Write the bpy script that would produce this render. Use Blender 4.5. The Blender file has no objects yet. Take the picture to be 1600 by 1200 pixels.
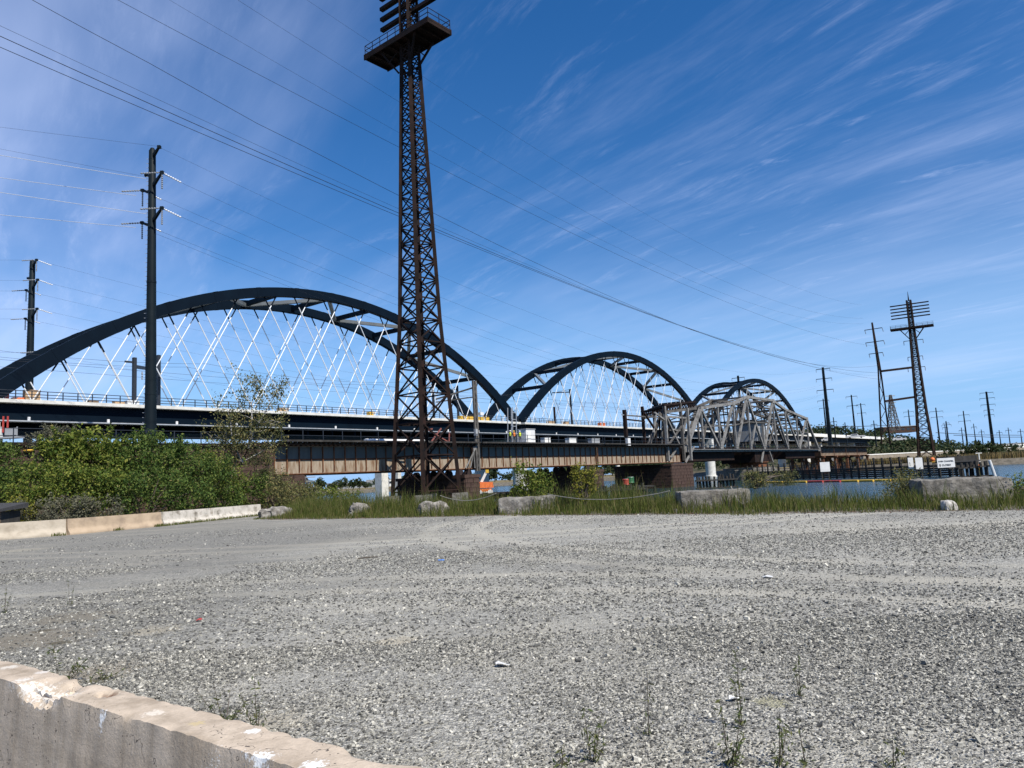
import bpy, math, random
import numpy as np
from mathutils import Vector, Matrix, noise as mnoise
random.seed(7); rng = np.random.default_rng(7)
S = bpy.context.scene
COL = S.collection
R = math.radians
# ------------------------------------------------------------------ camera
PITCH, ROLL = math.atan(149 * math.cos(math.atan(.0515)) / 1200), math.atan(.0515)
EYE = Vector((0, 0, 1.65))
cp, sp, cr, sr = math.cos(PITCH), math.sin(PITCH), math.cos(ROLL), math.sin(ROLL)
FW = Vector((0, cp, sp)); U0 = Vector((0, -sp, cp)); R0 = Vector((1, 0, 0))
RT = R0 * cr - U0 * sr; UP = R0 * sr + U0 * cr
cam = bpy.data.cameras.new('camera'); co = bpy.data.objects.new('camera', cam); COL.objects.link(co)
cam.sensor_width = 36; cam.lens = 27; cam.clip_start = .05; cam.clip_end = 30000
co.matrix_world = Matrix.Translation(EYE) @ Matrix((RT, UP, -FW)).transposed().to_4x4()
S.camera = co
def at(x, y, Y):                       # point at forward distance Y on the sight line of photo pixel (x, y)
    r = FW + RT * ((x - 800) / 1200) + UP * ((600 - y) / 1200)
    return EYE + r * (Y / r.y)
def gnd(x, y, z=0.0):
    r = FW + RT * ((x - 800) / 1200) + UP * ((600 - y) / 1200)
    return EYE + r * ((z - EYE.z) / r.z)
# ------------------------------------------------------------------ world, sun, exposure
SUN_EL, SUN_AZ = R(48), R(138)          # azimuth clockwise from +Y
W = bpy.data.worlds.new('World'); S.world = W; W.use_nodes = True
nt = W.node_tree; nt.nodes.clear(); L = nt.links
def nd(t, ty, **k):
    n = t.nodes.new(ty)
    for a, v in k.items():
        if a.startswith('i_'): n.inputs[a[2:].replace('_', ' ')].default_value = v
        else: setattr(n, a, v)
    return n
def mth(t, op, a, b=None, c=None, clamp=False):
    n = t.nodes.new('ShaderNodeMath'); n.operation = op; n.use_clamp = clamp
    for i, v in enumerate((a, b, c)):
        if v is None: continue
        if isinstance(v, (int, float)): n.inputs[i].default_value = v
        else: t.links.new(v, n.inputs[i])
    return n.outputs[0]
sky = nd(nt, 'ShaderNodeTexSky', sky_type='NISHITA', sun_disc=False, sun_elevation=SUN_EL, sun_rotation=SUN_AZ,
         altitude=0, air_density=1.0, dust_density=.15, ozone_density=3.0)
hs = nd(nt, 'ShaderNodeHueSaturation'); hs.inputs['Saturation'].default_value = 1.34; hs.inputs['Value'].default_value = 1.0
tn = nd(nt, 'ShaderNodeMix', data_type='RGBA', blend_type='MULTIPLY'); tn.inputs['Factor'].default_value = 1; tn.inputs['B'].default_value = (1.04, .99, 1.05, 1)
L.new(sky.outputs[0], tn.inputs['A']); L.new(tn.outputs['Result'], hs.inputs['Color'])
geo = nd(nt, 'ShaderNodeTexCoord'); sx = nd(nt, 'ShaderNodeSeparateXYZ'); L.new(geo.outputs['Generated'], sx.inputs[0])
zz = mth(nt, 'ADD', mth(nt, 'MAXIMUM', sx.outputs[2], 0.0), .09)
px_, py_ = mth(nt, 'DIVIDE', sx.outputs[0], zz), mth(nt, 'DIVIDE', sx.outputs[1], zz)
cv = nd(nt, 'ShaderNodeCombineXYZ'); L.new(px_, cv.inputs[0]); L.new(py_, cv.inputs[1])
# gentle warp so that the cirrus streaks bend
wn = nd(nt, 'ShaderNodeTexNoise', i_Scale=.55, i_Detail=3.0); L.new(cv.outputs[0], wn.inputs['Vector'])
wv = nd(nt, 'ShaderNodeVectorMath', operation='SCALE'); wv.inputs['Scale'].default_value = .42; L.new(wn.outputs['Color'], wv.inputs[0])
wa = nd(nt, 'ShaderNodeVectorMath', operation='ADD'); L.new(cv.outputs[0], wa.inputs[0]); L.new(wv.outputs[0], wa.inputs[1])
def streak(rot, sc, ns, det, lo, hi, seed, rough=.6):
    r_ = nd(nt, 'ShaderNodeVectorRotate', rotation_type='Z_AXIS'); r_.inputs['Angle'].default_value = rot
    L.new(wa.outputs[0], r_.inputs['Vector'])
    m_ = nd(nt, 'ShaderNodeMapping'); m_.inputs['Scale'].default_value = sc; m_.inputs['Location'].default_value = (seed, seed * 1.7, 0)
    L.new(r_.outputs[0], m_.inputs[0])
    n_ = nd(nt, 'ShaderNodeTexNoise', i_Scale=ns, i_Detail=det, i_Roughness=rough); L.new(m_.outputs[0], n_.inputs['Vector'])
    q = nd(nt, 'ShaderNodeMapRange', interpolation_type='SMOOTHSTEP'); q.inputs[1].default_value = lo; q.inputs[2].default_value = hi
    L.new(n_.outputs['Fac'], q.inputs[0]); return q.outputs[0]
s1 = streak(R(50), (.34, 1.7, 1), 1.6, 9, .46, .82, 3.1, .66)
s2 = streak(R(57), (.7, 3.4, 1), 2.4, 10, .52, .80, 8.4, .7)
s3 = streak(R(38), (1.1, 2.6, 1), 2.2, 9, .60, .80, 14.2, .68)
cover = streak(R(10), (.5, .7, 1), .8, 2, .38, .66, 1.2)
veil = streak(R(50), (.30, .8, 1), .8, 5, .36, .80, 5.5)
west = nd(nt, 'ShaderNodeMapRange', interpolation_type='SMOOTHSTEP'); west.inputs[1].default_value = .75; west.inputs[2].default_value = -.6
west.inputs[3].default_value = .34; west.inputs[4].default_value = 1.0
L.new(sx.outputs[0], west.inputs[0])
c_ = mth(nt, 'ADD', mth(nt, 'MULTIPLY', s1, .25), mth(nt, 'ADD', mth(nt, 'MULTIPLY', s2, .25), mth(nt, 'MULTIPLY', s3, .32)))
c_ = mth(nt, 'MULTIPLY', c_, mth(nt, 'ADD', mth(nt, 'MULTIPLY', cover, .70), .36))
c_ = mth(nt, 'ADD', c_, mth(nt, 'MULTIPLY', mth(nt, 'MULTIPLY', veil, .60), west.outputs[0]))
hz = nd(nt, 'ShaderNodeMapRange'); hz.inputs[1].default_value = .0; hz.inputs[2].default_value = .05
L.new(sx.outputs[2], hz.inputs[0])
c_ = mth(nt, 'MULTIPLY', mth(nt, 'MULTIPLY', c_, hz.outputs[0]), 1.05, clamp=True)
low = nd(nt, 'ShaderNodeMapRange', interpolation_type='SMOOTHSTEP'); low.inputs[1].default_value = .30; low.inputs[2].default_value = -.02; low.inputs[4].default_value = .92
L.new(sx.outputs[2], low.inputs[0])
lb = nd(nt, 'ShaderNodeMix', data_type='RGBA'); L.new(low.outputs[0], lb.inputs['Factor']); L.new(hs.outputs[0], lb.inputs['A']); lb.inputs['B'].default_value = (2.15, 4.5, 8.1, 1)
mx = nd(nt, 'ShaderNodeMix', data_type='RGBA'); L.new(c_, mx.inputs['Factor']); L.new(lb.outputs['Result'], mx.inputs['A'])
mx.inputs['B'].default_value = (6.0, 6.95, 9.8, 1)
bg = nd(nt, 'ShaderNodeBackground'); bg.inputs[1].default_value = .092; L.new(mx.outputs['Result'], bg.inputs[0])
wo = nd(nt, 'ShaderNodeOutputWorld'); L.new(bg.outputs[0], wo.inputs[0])
sl = bpy.data.lights.new('sun', 'SUN'); sl.energy = 5.0; sl.angle = R(.53); sl.color = (1, .945, .85)
so = bpy.data.objects.new('sun', sl); COL.objects.link(so)
SUND = Vector((math.sin(SUN_AZ) * math.cos(SUN_EL), math.cos(SUN_AZ) * math.cos(SUN_EL), math.sin(SUN_EL)))
so.rotation_euler = (-SUND).to_track_quat('-Z', 'Y').to_euler()
V = S.view_settings; V.view_transform = 'Standard'; V.look = 'None'; V.exposure = .45; V.gamma = 1; V.use_curve_mapping = False
S.cycles.caustics_reflective = False; S.cycles.caustics_refractive = False; S.cycles.sample_clamp_indirect = 1.5; S.cycles.blur_glossy = 1.0
S.cycles.max_bounces = 6; S.cycles.diffuse_bounces = 2; S.cycles.transparent_max_bounces = 8
# ------------------------------------------------------------------ materials
def mat(name, stops, scale=2.0, rough=.7, bump=0.0, bscale=20.0, metal=0.0, stretch=(1, 1, 1), detail=6.0, spec=.4, coords='Object', dist=0.0, lo=.3, hi=.7):
    m = bpy.data.materials.new(name); m.use_nodes = True; t = m.node_tree
    b = t.nodes['Principled BSDF']; b.inputs['Roughness'].default_value = rough; b.inputs['Metallic'].default_value = metal
    b.inputs['Specular IOR Level'].default_value = spec
    tc = nd(t, 'ShaderNodeTexCoord'); mp = nd(t, 'ShaderNodeMapping'); mp.inputs['Scale'].default_value = stretch
    t.links.new(tc.outputs[coords], mp.inputs[0])
    n = nd(t, 'ShaderNodeTexNoise', i_Scale=scale, i_Detail=detail, i_Roughness=.62, i_Distortion=dist); t.links.new(mp.outputs[0], n.inputs['Vector'])
    r = nd(t, 'ShaderNodeValToRGB'); e = r.color_ramp.elements
    k = len(stops)
    for i, c in enumerate(stops):
        p = lo + (hi - lo) * i / max(1, k - 1)
        if i < 2: e[i].position = p; el = e[i]
        else: el = e.new(p)
        el.color = (*c, 1)
    if k == 1: e[1].color = (*stops[0], 1)
    t.links.new(n.outputs['Fac'], r.inputs[0]); t.links.new(r.outputs[0], b.inputs['Base Color'])
    if bump:
        n2 = nd(t, 'ShaderNodeTexNoise', i_Scale=bscale, i_Detail=8.0, i_Roughness=.65); t.links.new(tc.outputs[coords], n2.inputs['Vector'])
        bp = nd(t, 'ShaderNodeBump'); bp.inputs['Strength'].default_value = bump; bp.inputs['Distance'].default_value = .05
        t.links.new(n2.outputs['Fac'], bp.inputs['Height']); t.links.new(bp.outputs[0], b.inputs['Normal'])
    m['r'] = r.name
    return m
def leafmat(name, cols, trans=.22):
    m = bpy.data.materials.new(name); m.use_nodes = True; t = m.node_tree
    b = t.nodes['Principled BSDF']; b.inputs['Roughness'].default_value = .6; b.inputs['Specular IOR Level'].default_value = .12
    g = nd(t, 'ShaderNodeNewGeometry'); r = nd(t, 'ShaderNodeValToRGB'); e = r.color_ramp.elements
    e[0].position = 0; e[0].color = (*cols[0], 1); e[1].position = 1; e[1].color = (*cols[-1], 1)
    for i, c in list(enumerate(cols))[1:-1]: e.new(i / (len(cols) - 1)).color = (*c, 1)
    t.links.new(g.outputs['Random Per Island'], r.inputs[0]); t.links.new(r.outputs[0], b.inputs['Base Color'])
    tr = nd(t, 'ShaderNodeBsdfTranslucent'); mxs = nd(t, 'ShaderNodeMixShader'); mxs.inputs[0].default_value = trans
    hsv = nd(t, 'ShaderNodeHueSaturation'); hsv.inputs['Value'].default_value = 1.3; t.links.new(r.outputs[0], hsv.inputs['Color'])
    t.links.new(hsv.outputs[0], tr.inputs[0]); t.links.new(b.outputs[0], mxs.inputs[1]); t.links.new(tr.outputs[0], mxs.inputs[2])
    t.links.new(mxs.outputs[0], t.nodes['Material Output'].inputs[0]); return m
M = {}
M['navy'] = mat('navy_steel', [(.0012, .0045, .010), (.0022, .0075, .015)], .35, .6, .05, 3, spec=.07)
M['navyrail'] = mat('dark_railing', [(.012, .016, .024), (.02, .024, .03)], 2, .5)
M['pole'] = mat('pole_steel', [(.005, .009, .013), (.008, .014, .018)], .6, .55, .04, 8, spec=.10)
M['galv'] = mat('galvanised_steel', [(.26, .28, .30), (.40, .42, .44)], 1.2, .5, metal=.2)
M['hanger'] = mat('hanger_steel', [(.52, .55, .58), (.68, .70, .72)], .9, .4)
M['brace'] = mat('bracing_steel', [(.10, .115, .125), (.15, .165, .175)], .5, .5)
M['conc'] = mat('pale_concrete', [(.42, .41, .38), (.55, .54, .50), (.62, .61, .57)], .8, .8, .25, 9)
M['concw'] = mat('white_concrete', [(.60, .60, .57), (.74, .74, .71)], .5, .75, .1, 6)
M['blockc'] = mat('weathered_block_concrete', [(.055, .050, .042), (.12, .11, .095), (.21, .195, .17), (.09, .08, .065)], 2.6, .92, .8, 14)
M['rockw'] = mat('whitish_rubble', [(.09, .082, .07), (.19, .175, .155), (.34, .32, .29)], 3.5, .9, .9, 12)
M['rockl'] = mat('pale_cracked_rock', [(.06, .055, .05), (.42, .40, .37), (.56, .54, .50)], 7, .9, .9, 18)
M['rust'] = mat('dark_rusted_steel', [(.006, .005, .005), (.012, .008, .007), (.020, .011, .009), (.027, .013, .010)], .9, .85, .3, 20, spec=.15)
M['rust2'] = mat('orange_rust', [(.05, .022, .012), (.13, .05, .02), (.20, .085, .035)], 1.2, .85, .3, 12)
M['webshade'] = mat('rusty_web_shade', [(.075, .085, .083), (.11, .118, .112), (.14, .10, .07)], .7, .8, .1, 8, stretch=(1, 1, .4), lo=.35, hi=.8)  # girder colour darkened to carry the overhang's shade, with some rust
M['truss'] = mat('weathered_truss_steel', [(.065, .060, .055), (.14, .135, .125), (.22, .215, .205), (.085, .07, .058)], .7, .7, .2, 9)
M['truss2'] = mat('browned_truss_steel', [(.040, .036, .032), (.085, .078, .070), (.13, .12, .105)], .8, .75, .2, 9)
M['timber'] = mat('dark_timber', [(.012, .011, .010), (.028, .026, .023), (.055, .05, .045)], 2.0, .85, .4, 14, stretch=(1, 1, .25))
M['tie'] = mat('tarred_timber', [(.02, .017, .014), (.045, .037, .03)], 3, .9, .3, 20)
M['stone'] = mat('brown_stone', [(.020, .012, .009), (.042, .022, .016), (.062, .035, .025), (.03, .021, .018)], 1.1, .9, .6, 9)
M['mortar'] = mat('dark_joint_mortar', [(.04, .025, .02), (.07, .05, .04)], 3, .95, .3, 20)
M['ironrust'] = mat('bearing_iron', [(.015, .010, .010), (.035, .02, .016)], 2, .8, .2, 15)
M['white'] = mat('white_paint', [(.54, .54, .53), (.68, .68, .67)], 1, .5)
M['yellow'] = mat('yellow_paint', [(.55, .33, .03), (.68, .44, .06)], 1.4, .55)
M['orange'] = mat('orange_paint', [(.58, .13, .03), (.70, .18, .05)], 1.4, .5)
M['red'] = mat('red_paint', [(.35, .035, .03), (.45, .07, .05)], 1.4, .55)
M['redf'] = mat('faded_red', [(.16, .05, .04), (.24, .09, .075)], 2, .8)
M['green'] = mat('green_paint', [(.02, .10, .04), (.04, .16, .07)], 1.4, .5)
M['ply'] = mat('plywood', [(.34, .22, .12), (.45, .31, .18)], 3, .8, stretch=(1, 1, .2))
M['grey'] = mat('grey_paint', [(.22, .23, .24), (.32, .33, .34)], 1, .6)
M['rubber'] = mat('black_rubber', [(.012, .012, .012), (.025, .025, .025)], 3, .8)
M['glass'] = mat('dark_glass', [(.02, .03, .04), (.03, .04, .05)], 1, .08, spec=.6)
M['wire'] = mat('dark_wire', [(.02, .022, .03), (.04, .042, .05)], 1, .6)
M['wireb'] = mat('bright_wire', [(.62, .64, .66), (.75, .76, .78)], 1, .35, metal=.4)
M['ins'] = mat('grey_insulator', [(.16, .17, .18), (.26, .27, .28)], 2, .3)
M['insw'] = mat('pale_insulator', [(.62, .64, .66), (.74, .75, .77)], 2, .3)
M['rope'] = mat('pale_rope', [(.20, .19, .16), (.32, .30, .26)], 8, .9)
M['bark'] = mat('pale_bark', [(.16, .15, .13), (.36, .34, .31), (.50, .48, .45)], 5, .85, .4, 20, stretch=(1, 1, .4))
M['barkd'] = mat('brown_bark', [(.05, .04, .03), (.11, .09, .07)], 5, .9, .4, 20)
M['skin'] = mat('skin', [(.36, .2, .14), (.42, .25, .18)], 3, .6)
M['trouser'] = mat('dark_cloth', [(.03, .035, .05), (.05, .055, .07)], 4, .9)
M['hivis'] = mat('hi_vis_cloth', [(.50, .62, .03), (.60, .72, .06)], 4, .8)
M['hivo'] = mat('orange_cloth', [(.65, .16, .03), (.72, .22, .05)], 4, .8)
M['leaf_a'] = leafmat('dark_green_leaves', [(.020, .046, .011), (.046, .082, .018), (.080, .122, .026), (.14, .165, .038)])
M['leaf_b'] = leafmat('mid_green_leaves', [(.034, .064, .011), (.072, .110, .018), (.125, .155, .027), (.20, .205, .042)])
M['leaf_c'] = leafmat('olive_leaves', [(.06, .075, .03), (.10, .11, .045), (.15, .145, .06), (.22, .18, .07)])
M['leaf_d'] = leafmat('grey_green_scrub', [(.07, .075, .05), (.11, .11, .075), (.15, .14, .09)])
M['leaf_y'] = leafmat('yellow_green_leaves', [(.09, .11, .02), (.16, .17, .03), (.28, .24, .04)])
M['grass'] = leafmat('shore_grass', [(.034, .056, .010), (.060, .086, .015), (.092, .112, .023), (.125, .125, .038), (.19, .155, .075)], .3)
M['weedm'] = leafmat('weed_leaves', [(.05, .075, .025), (.09, .11, .04), (.13, .13, .05)], .3)
M['marsh'] = mat('marsh_reed', [(.10, .075, .035), (.17, .13, .06), (.12, .11, .04)], .5, .95, .6, 3)
M['wood_far'] = leafmat('far_woodland', [(.016, .030, .016), (.026, .045, .020), (.042, .062, .026), (.075, .075, .032)])
M['earth'] = mat('bank_earth', [(.05, .045, .035), (.12, .105, .08), (.17, .15, .12)], .9, .95, .6, 6)
M['sand'] = mat('pale_sand', [(.17, .145, .11), (.27, .235, .19)], .4, .95, .3, 3)
M['tar'] = mat('asphalt_shingle', [(.03, .03, .032), (.05, .05, .052)], 9, .95, .5, 40)
M['board'] = mat('brown_boards', [(.12, .08, .05), (.2, .14, .09)], 4, .85, .3, 10, stretch=(1, 1, .2))
# ------------------------------------------------------------------ mesh helpers
class MB:
    def __init__(s): s.v = []; s.f = []
    def quadbox(s, P):                                   # 8 corners: bottom loop, top loop
        b = len(s.v); s.v += [Vector(p) for p in P]
        s.f += [tuple(b + i for i in q) for q in ((3, 2, 1, 0), (4, 5, 6, 7), (0, 1, 5, 4), (1, 2, 6, 5), (2, 3, 7, 6), (3, 0, 4, 7))]
        return s
    def box(s, c, sz, ax=None):
        c = Vector(c); X, Y, Z = ax or (Vector((1, 0, 0)), Vector((0, 1, 0)), Vector((0, 0, 1)))
        X = X * sz[0] / 2; Y = Y * sz[1] / 2; Z = Z * sz[2] / 2
        return s.quadbox([c - X - Y - Z, c + X - Y - Z, c + X + Y - Z, c - X + Y - Z, c - X - Y + Z, c + X - Y + Z, c + X + Y + Z, c - X + Y + Z])
    def beam(s, p, q, w, h=None, up=(0, 0, 1), w2=None, h2=None):
        p = Vector(p); q = Vector(q); h = h or w; d = (q - p).normalized(); up = Vector(up)
        if abs(d.dot(up)) > .98: up = Vector((.6, .8, 0)) if abs(d.z) > .9 else Vector((0, 0, 1))
        x = d.cross(up).normalized(); z = x.cross(d)
        w2 = w2 or w; h2 = h2 or h
        A = [p + x * a * w / 2 + z * b * h / 2 for a, b in ((-1, -1), (1, -1), (1, 1), (-1, 1))]
        B = [q + x * a * w2 / 2 + z * b * h2 / 2 for a, b in ((-1, -1), (1, -1), (1, 1), (-1, 1))]
        return s.quadbox(A + B)
    def tube(s, pts, r, n=8, cap=True):
        pts = [Vector(p) for p in pts]; rs = r if isinstance(r, (list, tuple)) else [r] * len(pts); base = len(s.v)
        for i, p in enumerate(pts):
            d = (pts[min(i + 1, len(pts) - 1)] - pts[max(i - 1, 0)]).normalized()
            u = Vector((0, 0, 1)) if abs(d.z) < .9 else Vector((1, 0, 0))
            x = d.cross(u).normalized(); y = x.cross(d)
            for k in range(n):
                a = 2 * math.pi * k / n; s.v.append(p + (x * math.cos(a) + y * math.sin(a)) * rs[i])
        for i in range(len(pts) - 1):
            for k in range(n):
                a = base + i * n + k; b = base + i * n + (k + 1) % n
                s.f.append((a, b, b + n, a + n))
        if cap:
            s.f.append(tuple(base + k for k in range(n))[::-1]); e = base + (len(pts) - 1) * n; s.f.append(tuple(e + k for k in range(n)))
        return s
    def lathe(s, c, prof, n=12):                         # prof: (radius, z)
        return s.tube([Vector(c) + Vector((0, 0, z)) for _, z in prof], [max(r, .001) for r, _ in prof], n)
    def ball(s, c, r, n=8, m=5, sq=(1, 1, 1)):
        c = Vector(c); b = len(s.v)
        for i in range(m + 1):
            th = math.pi * i / m
            for k in range(n):
                a = 2 * math.pi * k / n
                s.v.append(c + Vector((r * sq[0] * math.sin(th) * math.cos(a), r * sq[1] * math.sin(th) * math.sin(a), -r * sq[2] * math.cos(th))))
        for i in range(m):
            for k in range(n):
                s.f.append((b + i * n + k, b + i * n + (k + 1) % n, b + (i + 1) * n + (k + 1) % n, b + (i + 1) * n + k))
        return s
    def prism(s, poly, ext):                             # poly: list of 3-D points, ext: extrusion vector
        b = len(s.v); n = len(poly); ext = Vector(ext)
        s.v += [Vector(p) for p in poly] + [Vector(p) + ext for p in poly]
        s.f.append(tuple(b + i for i in range(n))[::-1]); s.f.append(tuple(b + n + i for i in range(n)))
        for i in range(n): s.f.append((b + i, b + (i + 1) % n, b + n + (i + 1) % n, b + n + i))
        return s
def origin(o):
    v = Vector((0, 0, 0))
    while o is not None: v += o.location; o = o.parent
    return v
def link(name, me, parent=None, m=None, label=None):
    o = bpy.data.objects.new(name, me); COL.objects.link(o)
    if parent: o.parent = parent
    if m is not None and not me.materials: me.materials.append(M[m] if isinstance(m, str) else m)
    if label: o['label'] = label
    return o
def part(name, mb, m, parent=None, label=None, smooth=False):
    og = origin(parent)
    me = bpy.data.meshes.new(name); me.from_pydata([tuple(v - og) for v in mb.v], [], mb.f); me.update()
    if smooth:
        me.shade_smooth()
        if hasattr(me, 'set_sharp_from_angle'): me.set_sharp_from_angle(angle=R(40))
    return link(name, me, parent, m, label)
def tag(o, label, cat, group=None, kind=None):
    o['label'] = label; o['category'] = cat
    if group: o['group'] = group
    if kind: o['kind'] = kind
    return o
def thing(name, label, cat, loc=(0, 0, 0), group=None):
    o = bpy.data.objects.new(name, None); o.empty_display_size = .5; COL.objects.link(o); o.location = loc
    return tag(o, label, cat, group)
def solo(name, mb, m, label, cat, loc=(0, 0, 0), group=None, smooth=False):
    og = Vector(loc); mb.v = [v - og for v in mb.v]
    o = part(name, mb, m, None, None, smooth); o.location = loc
    return tag(o, label, cat, group)
def struct(name, mb, m):
    o = part(name, mb, m); o['kind'] = 'structure'; return o
def copy_tree(o, parent=None):
    c = o.copy(); COL.objects.link(c)
    if parent: c.parent = parent
    for ch in list(o.children): copy_tree(ch, c)
    return c
def npmesh(name, verts, quads=None, tris=None):
    me = bpy.data.meshes.new(name); nv = len(verts)
    nq = 0 if quads is None else len(quads); n3 = 0 if tris is None else len(tris)
    me.vertices.add(nv); me.vertices.foreach_set('co', np.asarray(verts, np.float32).ravel())
    loops = np.concatenate([x.ravel() for x in (quads, tris) if x is not None]).astype(np.int32)
    me.loops.add(len(loops)); me.loops.foreach_set('vertex_index', loops)
    me.polygons.add(nq + n3)
    st = np.concatenate([np.arange(nq) * 4, nq * 4 + np.arange(n3) * 3]).astype(np.int32)
    me.polygons.foreach_set('loop_start', st)
    me.update(calc_edges=True); me.validate(); me.shade_flat(); return me
def leaves(P, size, up=.35, aspect=.55, jit=.4):
    """one folded leaf (two triangles sharing a rib) at every point of P"""
    n = len(P); d = rng.normal(size=(n, 3)); d /= np.linalg.norm(d, axis=1)[:, None]
    nn = rng.normal(size=(n, 3)); nn[:, 2] = np.abs(nn[:, 2]) + up
    s = np.cross(d, nn); s /= np.linalg.norm(s, axis=1)[:, None] + 1e-9
    nn = np.cross(s, d)
    L_ = (size * (1 + jit * rng.uniform(-1, 1, n)))[:, None]
    a = P - d * L_ / 2; b = P + d * L_ / 2; w = L_ * aspect / 2
    l_ = P + s * w + nn * w * .35; r_ = P - s * w + nn * w * .35
    v = np.stack([a, l_, b, r_], 1).reshape(-1, 3); i = np.arange(n)[:, None] * 4
    t = np.concatenate([i + np.array([[0, 2, 1]]), i + np.array([[0, 3, 2]])], 0)
    return v, t
def crown_pts(n, lobes, nclump, spread):
    """points in clumps spread through ellipsoid lobes [(centre, radii)]"""
    vol = np.array([r[0] * r[1] * r[2] for _, r in lobes]); vol = vol / vol.sum(); C = []
    for k in range(nclump):
        c, r = lobes[rng.choice(len(lobes), p=vol)]
        d = rng.normal(size=3); d /= np.linalg.norm(d); q = rng.uniform(.45, 1.0) ** .6
        C.append(np.array(c) + d * np.array(r) * q)
    C = np.array(C); k = rng.integers(0, nclump, n); sc = spread * rng.uniform(.5, 1.3, nclump)
    return C[k] + rng.normal(size=(n, 3)) * sc[k][:, None] * np.array([1, 1, .7])
def foliage(name, P, size, m, parent, **k):
    og = np.array(origin(parent)) if parent else np.zeros(3)
    v, t = leaves(P, size, **k); return link(name, npmesh(name, v - og, tris=t), parent, m)
# ------------------------------------------------------------------ GROUND
SH = [(-46, 118), (-31, 96), (-23.5, 80), (-21.5, 66), (-17, 52), (-15, 46.6), (-8, 41), (-.3, 36), (4, 31.5), (8.7, 27.2), (14.7, 22.9), (24, 17), (40, 8), (80, -15), (85, -60)]
def shore_off(d):
    out = []
    for i, p in enumerate(SH):
        a = Vector(SH[max(0, i - 1)]); b = Vector(SH[min(len(SH) - 1, i + 1)]); t = (b - a).normalized()
        out.append(Vector((p[0] + t.y * -1 * -d * 1.0, p[1] + -t.x * -d * 1.0)) if False else Vector(p) + Vector((-t.y, t.x)) * d)
    return out
mb = MB(); rows = [(0, 0.0), (2.5, .02), (5.5, -.35), (8.5, -1.1), (13, -2.6)]
mb.v += [Vector((p[0], p[1], 0)) for p in SH] + [Vector((-220, -60, 0)), Vector((-220, 118, 0))]
n0 = len(SH); mb.f.append(tuple(range(n0 + 2))[::-1])
prev = list(range(n0))
for d, z in rows[1:]:
    b = len(mb.v); pts = shore_off(d); mb.v += [Vector((p.x, p.y, z)) for p in pts]; cur = list(range(b, b + n0))
    for i in range(n0 - 1): mb.f.append((prev[i], prev[i + 1], cur[i + 1], cur[i]))
    prev = cur
for i, f in enumerate(mb.f):                             # keep every face turned up
    a, b_, c = (mb.v[f[k]] for k in (0, 1, 2))
    nrm = sum(((mb.v[f[k]].x * mb.v[f[(k + 1) % len(f)]].y - mb.v[f[(k + 1) % len(f)]].x * mb.v[f[k]].y) for k in range(len(f))), 0.0)
    if nrm < 0: mb.f[i] = f[::-1]
RUTS = [(-6, -4, 18.6, .28), (-6, -4, 17.0, .28), (18, 28, 21.2, .30), (18, 28, 19.5, .30), (-3, 60, 38, .35), (-3, 60, 36.3, .35)]
DIRT = [(gnd(150, 1050), .55, (.26, .225, .175)), (gnd(40, 1000), .9, (.27, .235, .185)), (gnd(110, 965), .7, (.25, .22, .175)), (gnd(240, 985), .38, (.42, .38, .31)), (gnd(615, 1003), .28, (.40, .36, .29)),
        (gnd(1205, 1097), .16, (.26, .25, .16)), (gnd(160, 1062), .16, (.07, .065, .035)), (gnd(90, 1005), .16, (.09, .075, .04)), (gnd(70, 985), .13, (.10, .08, .045)), (gnd(420, 1130), .35, (.36, .33, .28)), (gnd(30, 860), 1.2, (.40, .38, .33))]
gm = bpy.data.materials.new('gravel'); gm.use_nodes = True; t = gm.node_tree; b = t.nodes['Principled BSDF']
b.inputs['Roughness'].default_value = .95; b.inputs['Specular IOR Level'].default_value = .25
tc = nd(t, 'ShaderNodeTexCoord')
def vor(sc, feat='F1'):
    v_ = nd(t, 'ShaderNodeTexVoronoi', feature=feat, i_Scale=sc); t.links.new(tc.outputs['Object'], v_.inputs['Vector']); return v_
def tnoise(sc, det=4.0, rough=.6, vec=None, dist=0.0):
    n_ = nd(t, 'ShaderNodeTexNoise', i_Scale=sc, i_Detail=det, i_Roughness=rough, i_Distortion=dist); t.links.new(vec or tc.outputs['Object'], n_.inputs['Vector']); return n_
def ramp(fac, stops):
    r = nd(t, 'ShaderNodeValToRGB'); e = r.color_ramp.elements
    for i, (p, c) in enumerate(stops):
        el = e[i] if i < 2 else e.new(p)
        el.position = p; el.color = (*c, 1)
    t.links.new(fac, r.inputs[0]); return r.outputs[0]
def mixc(fac, a, b_, mode='MIX'):
    n_ = nd(t, 'ShaderNodeMix', data_type='RGBA', blend_type=mode)
    for k, v_ in (('Factor', fac), ('A', a), ('B', b_)):
        if isinstance(v_, (int, float)): n_.inputs[k].default_value = v_
        elif isinstance(v_, tuple): n_.inputs[k].default_value = (*v_, 1)
        else: t.links.new(v_, n_.inputs[k])
    return n_.outputs['Result']
jn = tnoise(24, 3, .6); jv = nd(t, 'ShaderNodeVectorMath', operation='SCALE'); jv.inputs['Scale'].default_value = .05; t.links.new(jn.outputs['Color'], jv.inputs[0])
ja = nd(t, 'ShaderNodeVectorMath', operation='ADD'); t.links.new(tc.outputs['Object'], ja.inputs[0]); t.links.new(jv.outputs[0], ja.inputs[1])
v1 = vor(46.0); v2 = vor(19.0)
for v_ in (v1, v2): t.links.new(ja.outputs[0], v_.inputs['Vector'])
sp1 = nd(t, 'ShaderNodeSeparateColor'); t.links.new(v1.outputs['Color'], sp1.inputs[0])
sp2 = nd(t, 'ShaderNodeSeparateColor'); t.links.new(v2.outputs['Color'], sp2.inputs[0])
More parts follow.
